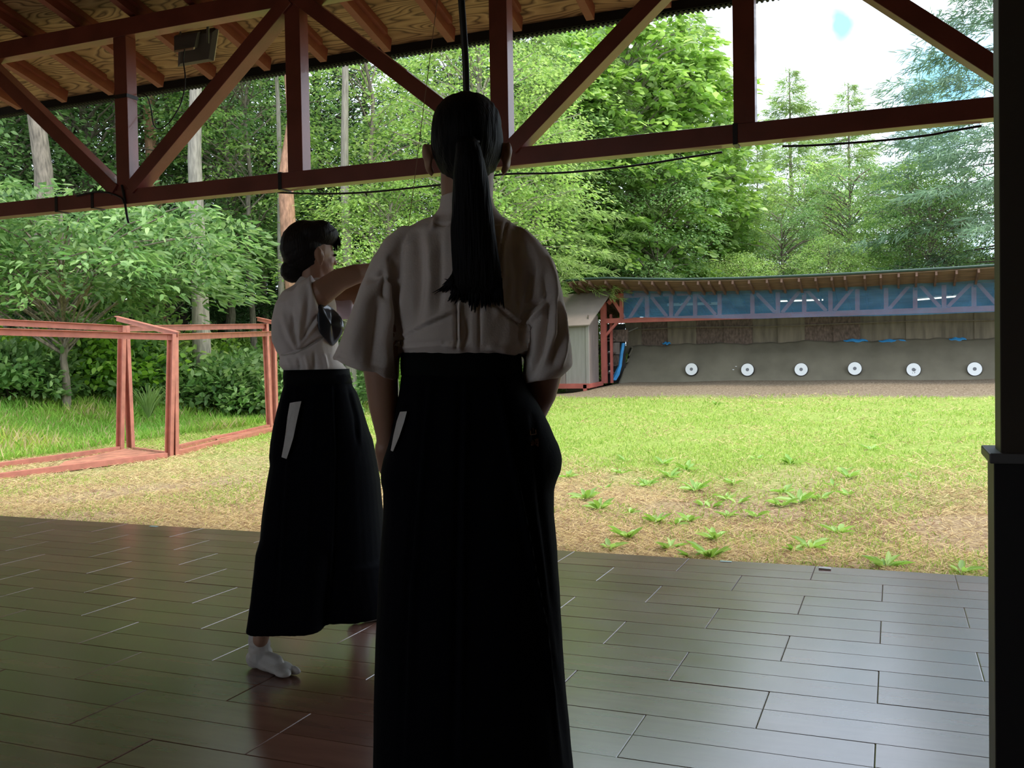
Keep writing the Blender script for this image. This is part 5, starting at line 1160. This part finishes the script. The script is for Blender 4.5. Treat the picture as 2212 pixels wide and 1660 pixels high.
# chest guard and its cord
gp = [(688, 662), (700, 657), (716, 664), (738, 688), (742, 715), (722, 746), (712, 742), (702, 731), (690, 716), (686, 690)]
a0 = [(onto(tB, x, y, .010) or B.P(x, y, -.06)) for x, y in gp]; cen = sum(a0, Vector()) / len(a0); a = []
for i in range(len(a0)):
    p0, p1, p2, p3 = a0[i - 1], a0[i], a0[(i + 1) % len(a0)], a0[(i + 2) % len(a0)]
    for t in (0, .25, .5, .75): a.append(.5 * ((2 * p1) + (p2 - p0) * t + (2 * p0 - 5 * p1 + 4 * p2 - p3) * t * t + (3 * p1 - p0 - 3 * p2 + p3) * t ** 3))
gn_ = (Vector(CAMP) - cen).normalized() * .75 + B.r * .45
def shr(k, up_): return [p.lerp(cen, k) + gn_ * up_ for p in a]
m = MB(); m.rings([shr(.02, -.006), shr(0, .0), shr(.04, .004), shr(.25, .011), shr(.55, .017), shr(.85, .020), shr(.98, .0205)])
cg = m.build('chest_guard', M['leather'], pb, smooth=True)
m = MB(); m.tube([(onto(tB, x, y, .001) or B.P(x, y, -.1)) for x, y in ((701, 726), (690, 735), (676, 744), (660, 753), (645, 760), (630, 765), (614, 768), (607, 767))], .0028, 6); m.build('guard_cord', M['cord'], cg, smooth=True)
# skirt
m = MB(); m.rings([rg(B, (615, 800), (753, 797), .112, e=2.4, n=36), rg(B, (614, 815), (755, 812), .117, e=2.4, n=36), rg(B, (616, 834), (760, 828), .12, e=2.4, n=36)]); ob = m.build('waist_band', M['obi'], pb)
for p_ in ob.data.polygons: p_.use_smooth = len(p_.vertices) == 4
m = MB()
up_ = [(619, 755, 808, .108, 0), (617, 759, 832, .117, 0), (612, 769, 850, .135, 0), (604, 780, 884, .155, 0), (596, 791, 920, .17, 0), (590, 803, 953, .18, 0), (588, 809, 984, .19, 0), (590, 813, 1000, .195, 0), (583, 819, 1040, .205, 0), (572, 826, 1127, .225, 0), (568, 832, 1200, .232, .01)]
zz = lambda y: B.P(650, y, 0).z
m.rings([rg(B, (a_, y), (b_, y), d, f, 2.6, 36) for a_, b_, y, d, f in up_] + [rz_(B, 578, 842, .36, .24, .02, 2.8, 36), rz_(B, 596, 850, .25, .25, .03, 3, 36), rz_(B, 606, 856, .172, .25, .035, 3, 36)])
m.rings([rz_(B, 585, 800, zz(1040), .14, -.04, 3, 36), rz_(B, 568, 770, zz(1150), .15, -.09, 3, 36), rz_(B, 561, 730, .42, .14, -.13, 3.4, 36), rz_(B, 551, 712, .26, .135, -.15, 4, 36), rz_(B, 543, 704, .155, .13, -.16, 5, 36)])
LB2 = [([(716, 836), (722, 980), (716, 1150), (706, 1370)], 4, 1.3), ([(722, 836), (730, 980), (726, 1150), (712, 1370)], 5, -1.3), ([(752, 835), (768, 900), (772, 960)], 4, -1.2), ([(757, 835), (775, 900), (780, 960)], 4, 1.0), ([(640, 840), (622, 1000), (600, 1370)], 5, .9), ([(634, 840), (614, 1000), (592, 1370)], 5, -.9), ([(680, 840), (672, 1000), (655, 1370)], 5, .7)]
hb_ = fused('hakama', m, M['hakama'], pb, .007, 1, folds(B, LB2, amp=.006, fine=.0012, seed=5, stretch=(22, 5)))
tB2 = bvh(hb_)
towel(tB2, [(626, 871), (637, 869), (651, 867), (646, 888), (640, 915), (634, 945), (627, 968), (619, 992), (608, 988), (613, 962), (617, 935), (621, 900)], 'white towel hanging from the left hip of the archer', off=.010, dflt=lambda x, y: B.P(x, y, -.15))
h1 = Vector(atZ(541, 1441, 0)); t1_ = Vector(atZ(630, 1465, 0)); h1.z = t1_.z = 0; d_ = (t1_ - h1); tabi(pb, h1 - d_ * .02, t1_ + d_ * .04, -1)
h2 = Vector(atZ(752, 1352, 0)); h2.z = 0; tabi(pb, h2, h2 + (B.r * .85 + B.f * .55).normalized() * .235)
# bow and string
bow = empty('bow', tuple(G), 'tall slender black bow held upright behind the head of the ponytailed person', 'bow')
bp_ = [B.P(972, -215, -.04), B.P(980, -190, -.045), B.P(988, -120, -.05), B.P(995, -20, -.05), B.P(1001, 60, -.04), B.P(1006, 140, -.02), B.P(1008, 220, .0), B.P(1009, 400, .01), B.P(1010, 560, .02), G, B.P(1012, 700, .02), B.P(1018, 820, .02), B.P(1018, 950, .0), B.P(1006, 1040, -.02), B.P(1000, 1065, -.03)]
pts = []
for i in range(len(bp_) - 1):
    p0 = bp_[max(i - 1, 0)]; p1 = bp_[i]; p2 = bp_[i + 1]; p3 = bp_[min(i + 2, len(bp_) - 1)]
    for k in range(6): t = k / 6; pts.append(.5 * ((2 * p1) + (p2 - p0) * t + (2 * p0 - 5 * p1 + 4 * p2 - p3) * t * t + (3 * p1 - p0 - 3 * p2 + p3) * t ** 3))
pts.append(bp_[-1]); n_ = len(pts); rr_ = []
for i, p in enumerate(pts):
    e = min(i, n_ - 1 - i) / n_; w = .0125 if e > .08 else .007 + e * .07; d = (pts[min(i + 1, n_ - 1)] - pts[max(i - 1, 0)]).normalized(); s_ = d.cross(B.f).normalized(); rr_.append(ring(p, s_ * w, B.f * w * .8, 12, 3))
m = MB(); m.rings(rr_); m.build('stave', M['black'], bow, smooth=True)
m = MB(); m.tube([G + Vector((0, 0, -.06)), G + Vector((0, 0, .08))], .016, 12); m.build('grip', M['obi'], bow, smooth=True)
m = MB(); nk = B.P(868, 604, .10); m.tube([bp_[0], nk, bp_[-1]], .0015, 6); M['string'] = mat('brown string', (.30, .17, .10), .7, var=.1); m.build('bowstring', M['string'], bow)
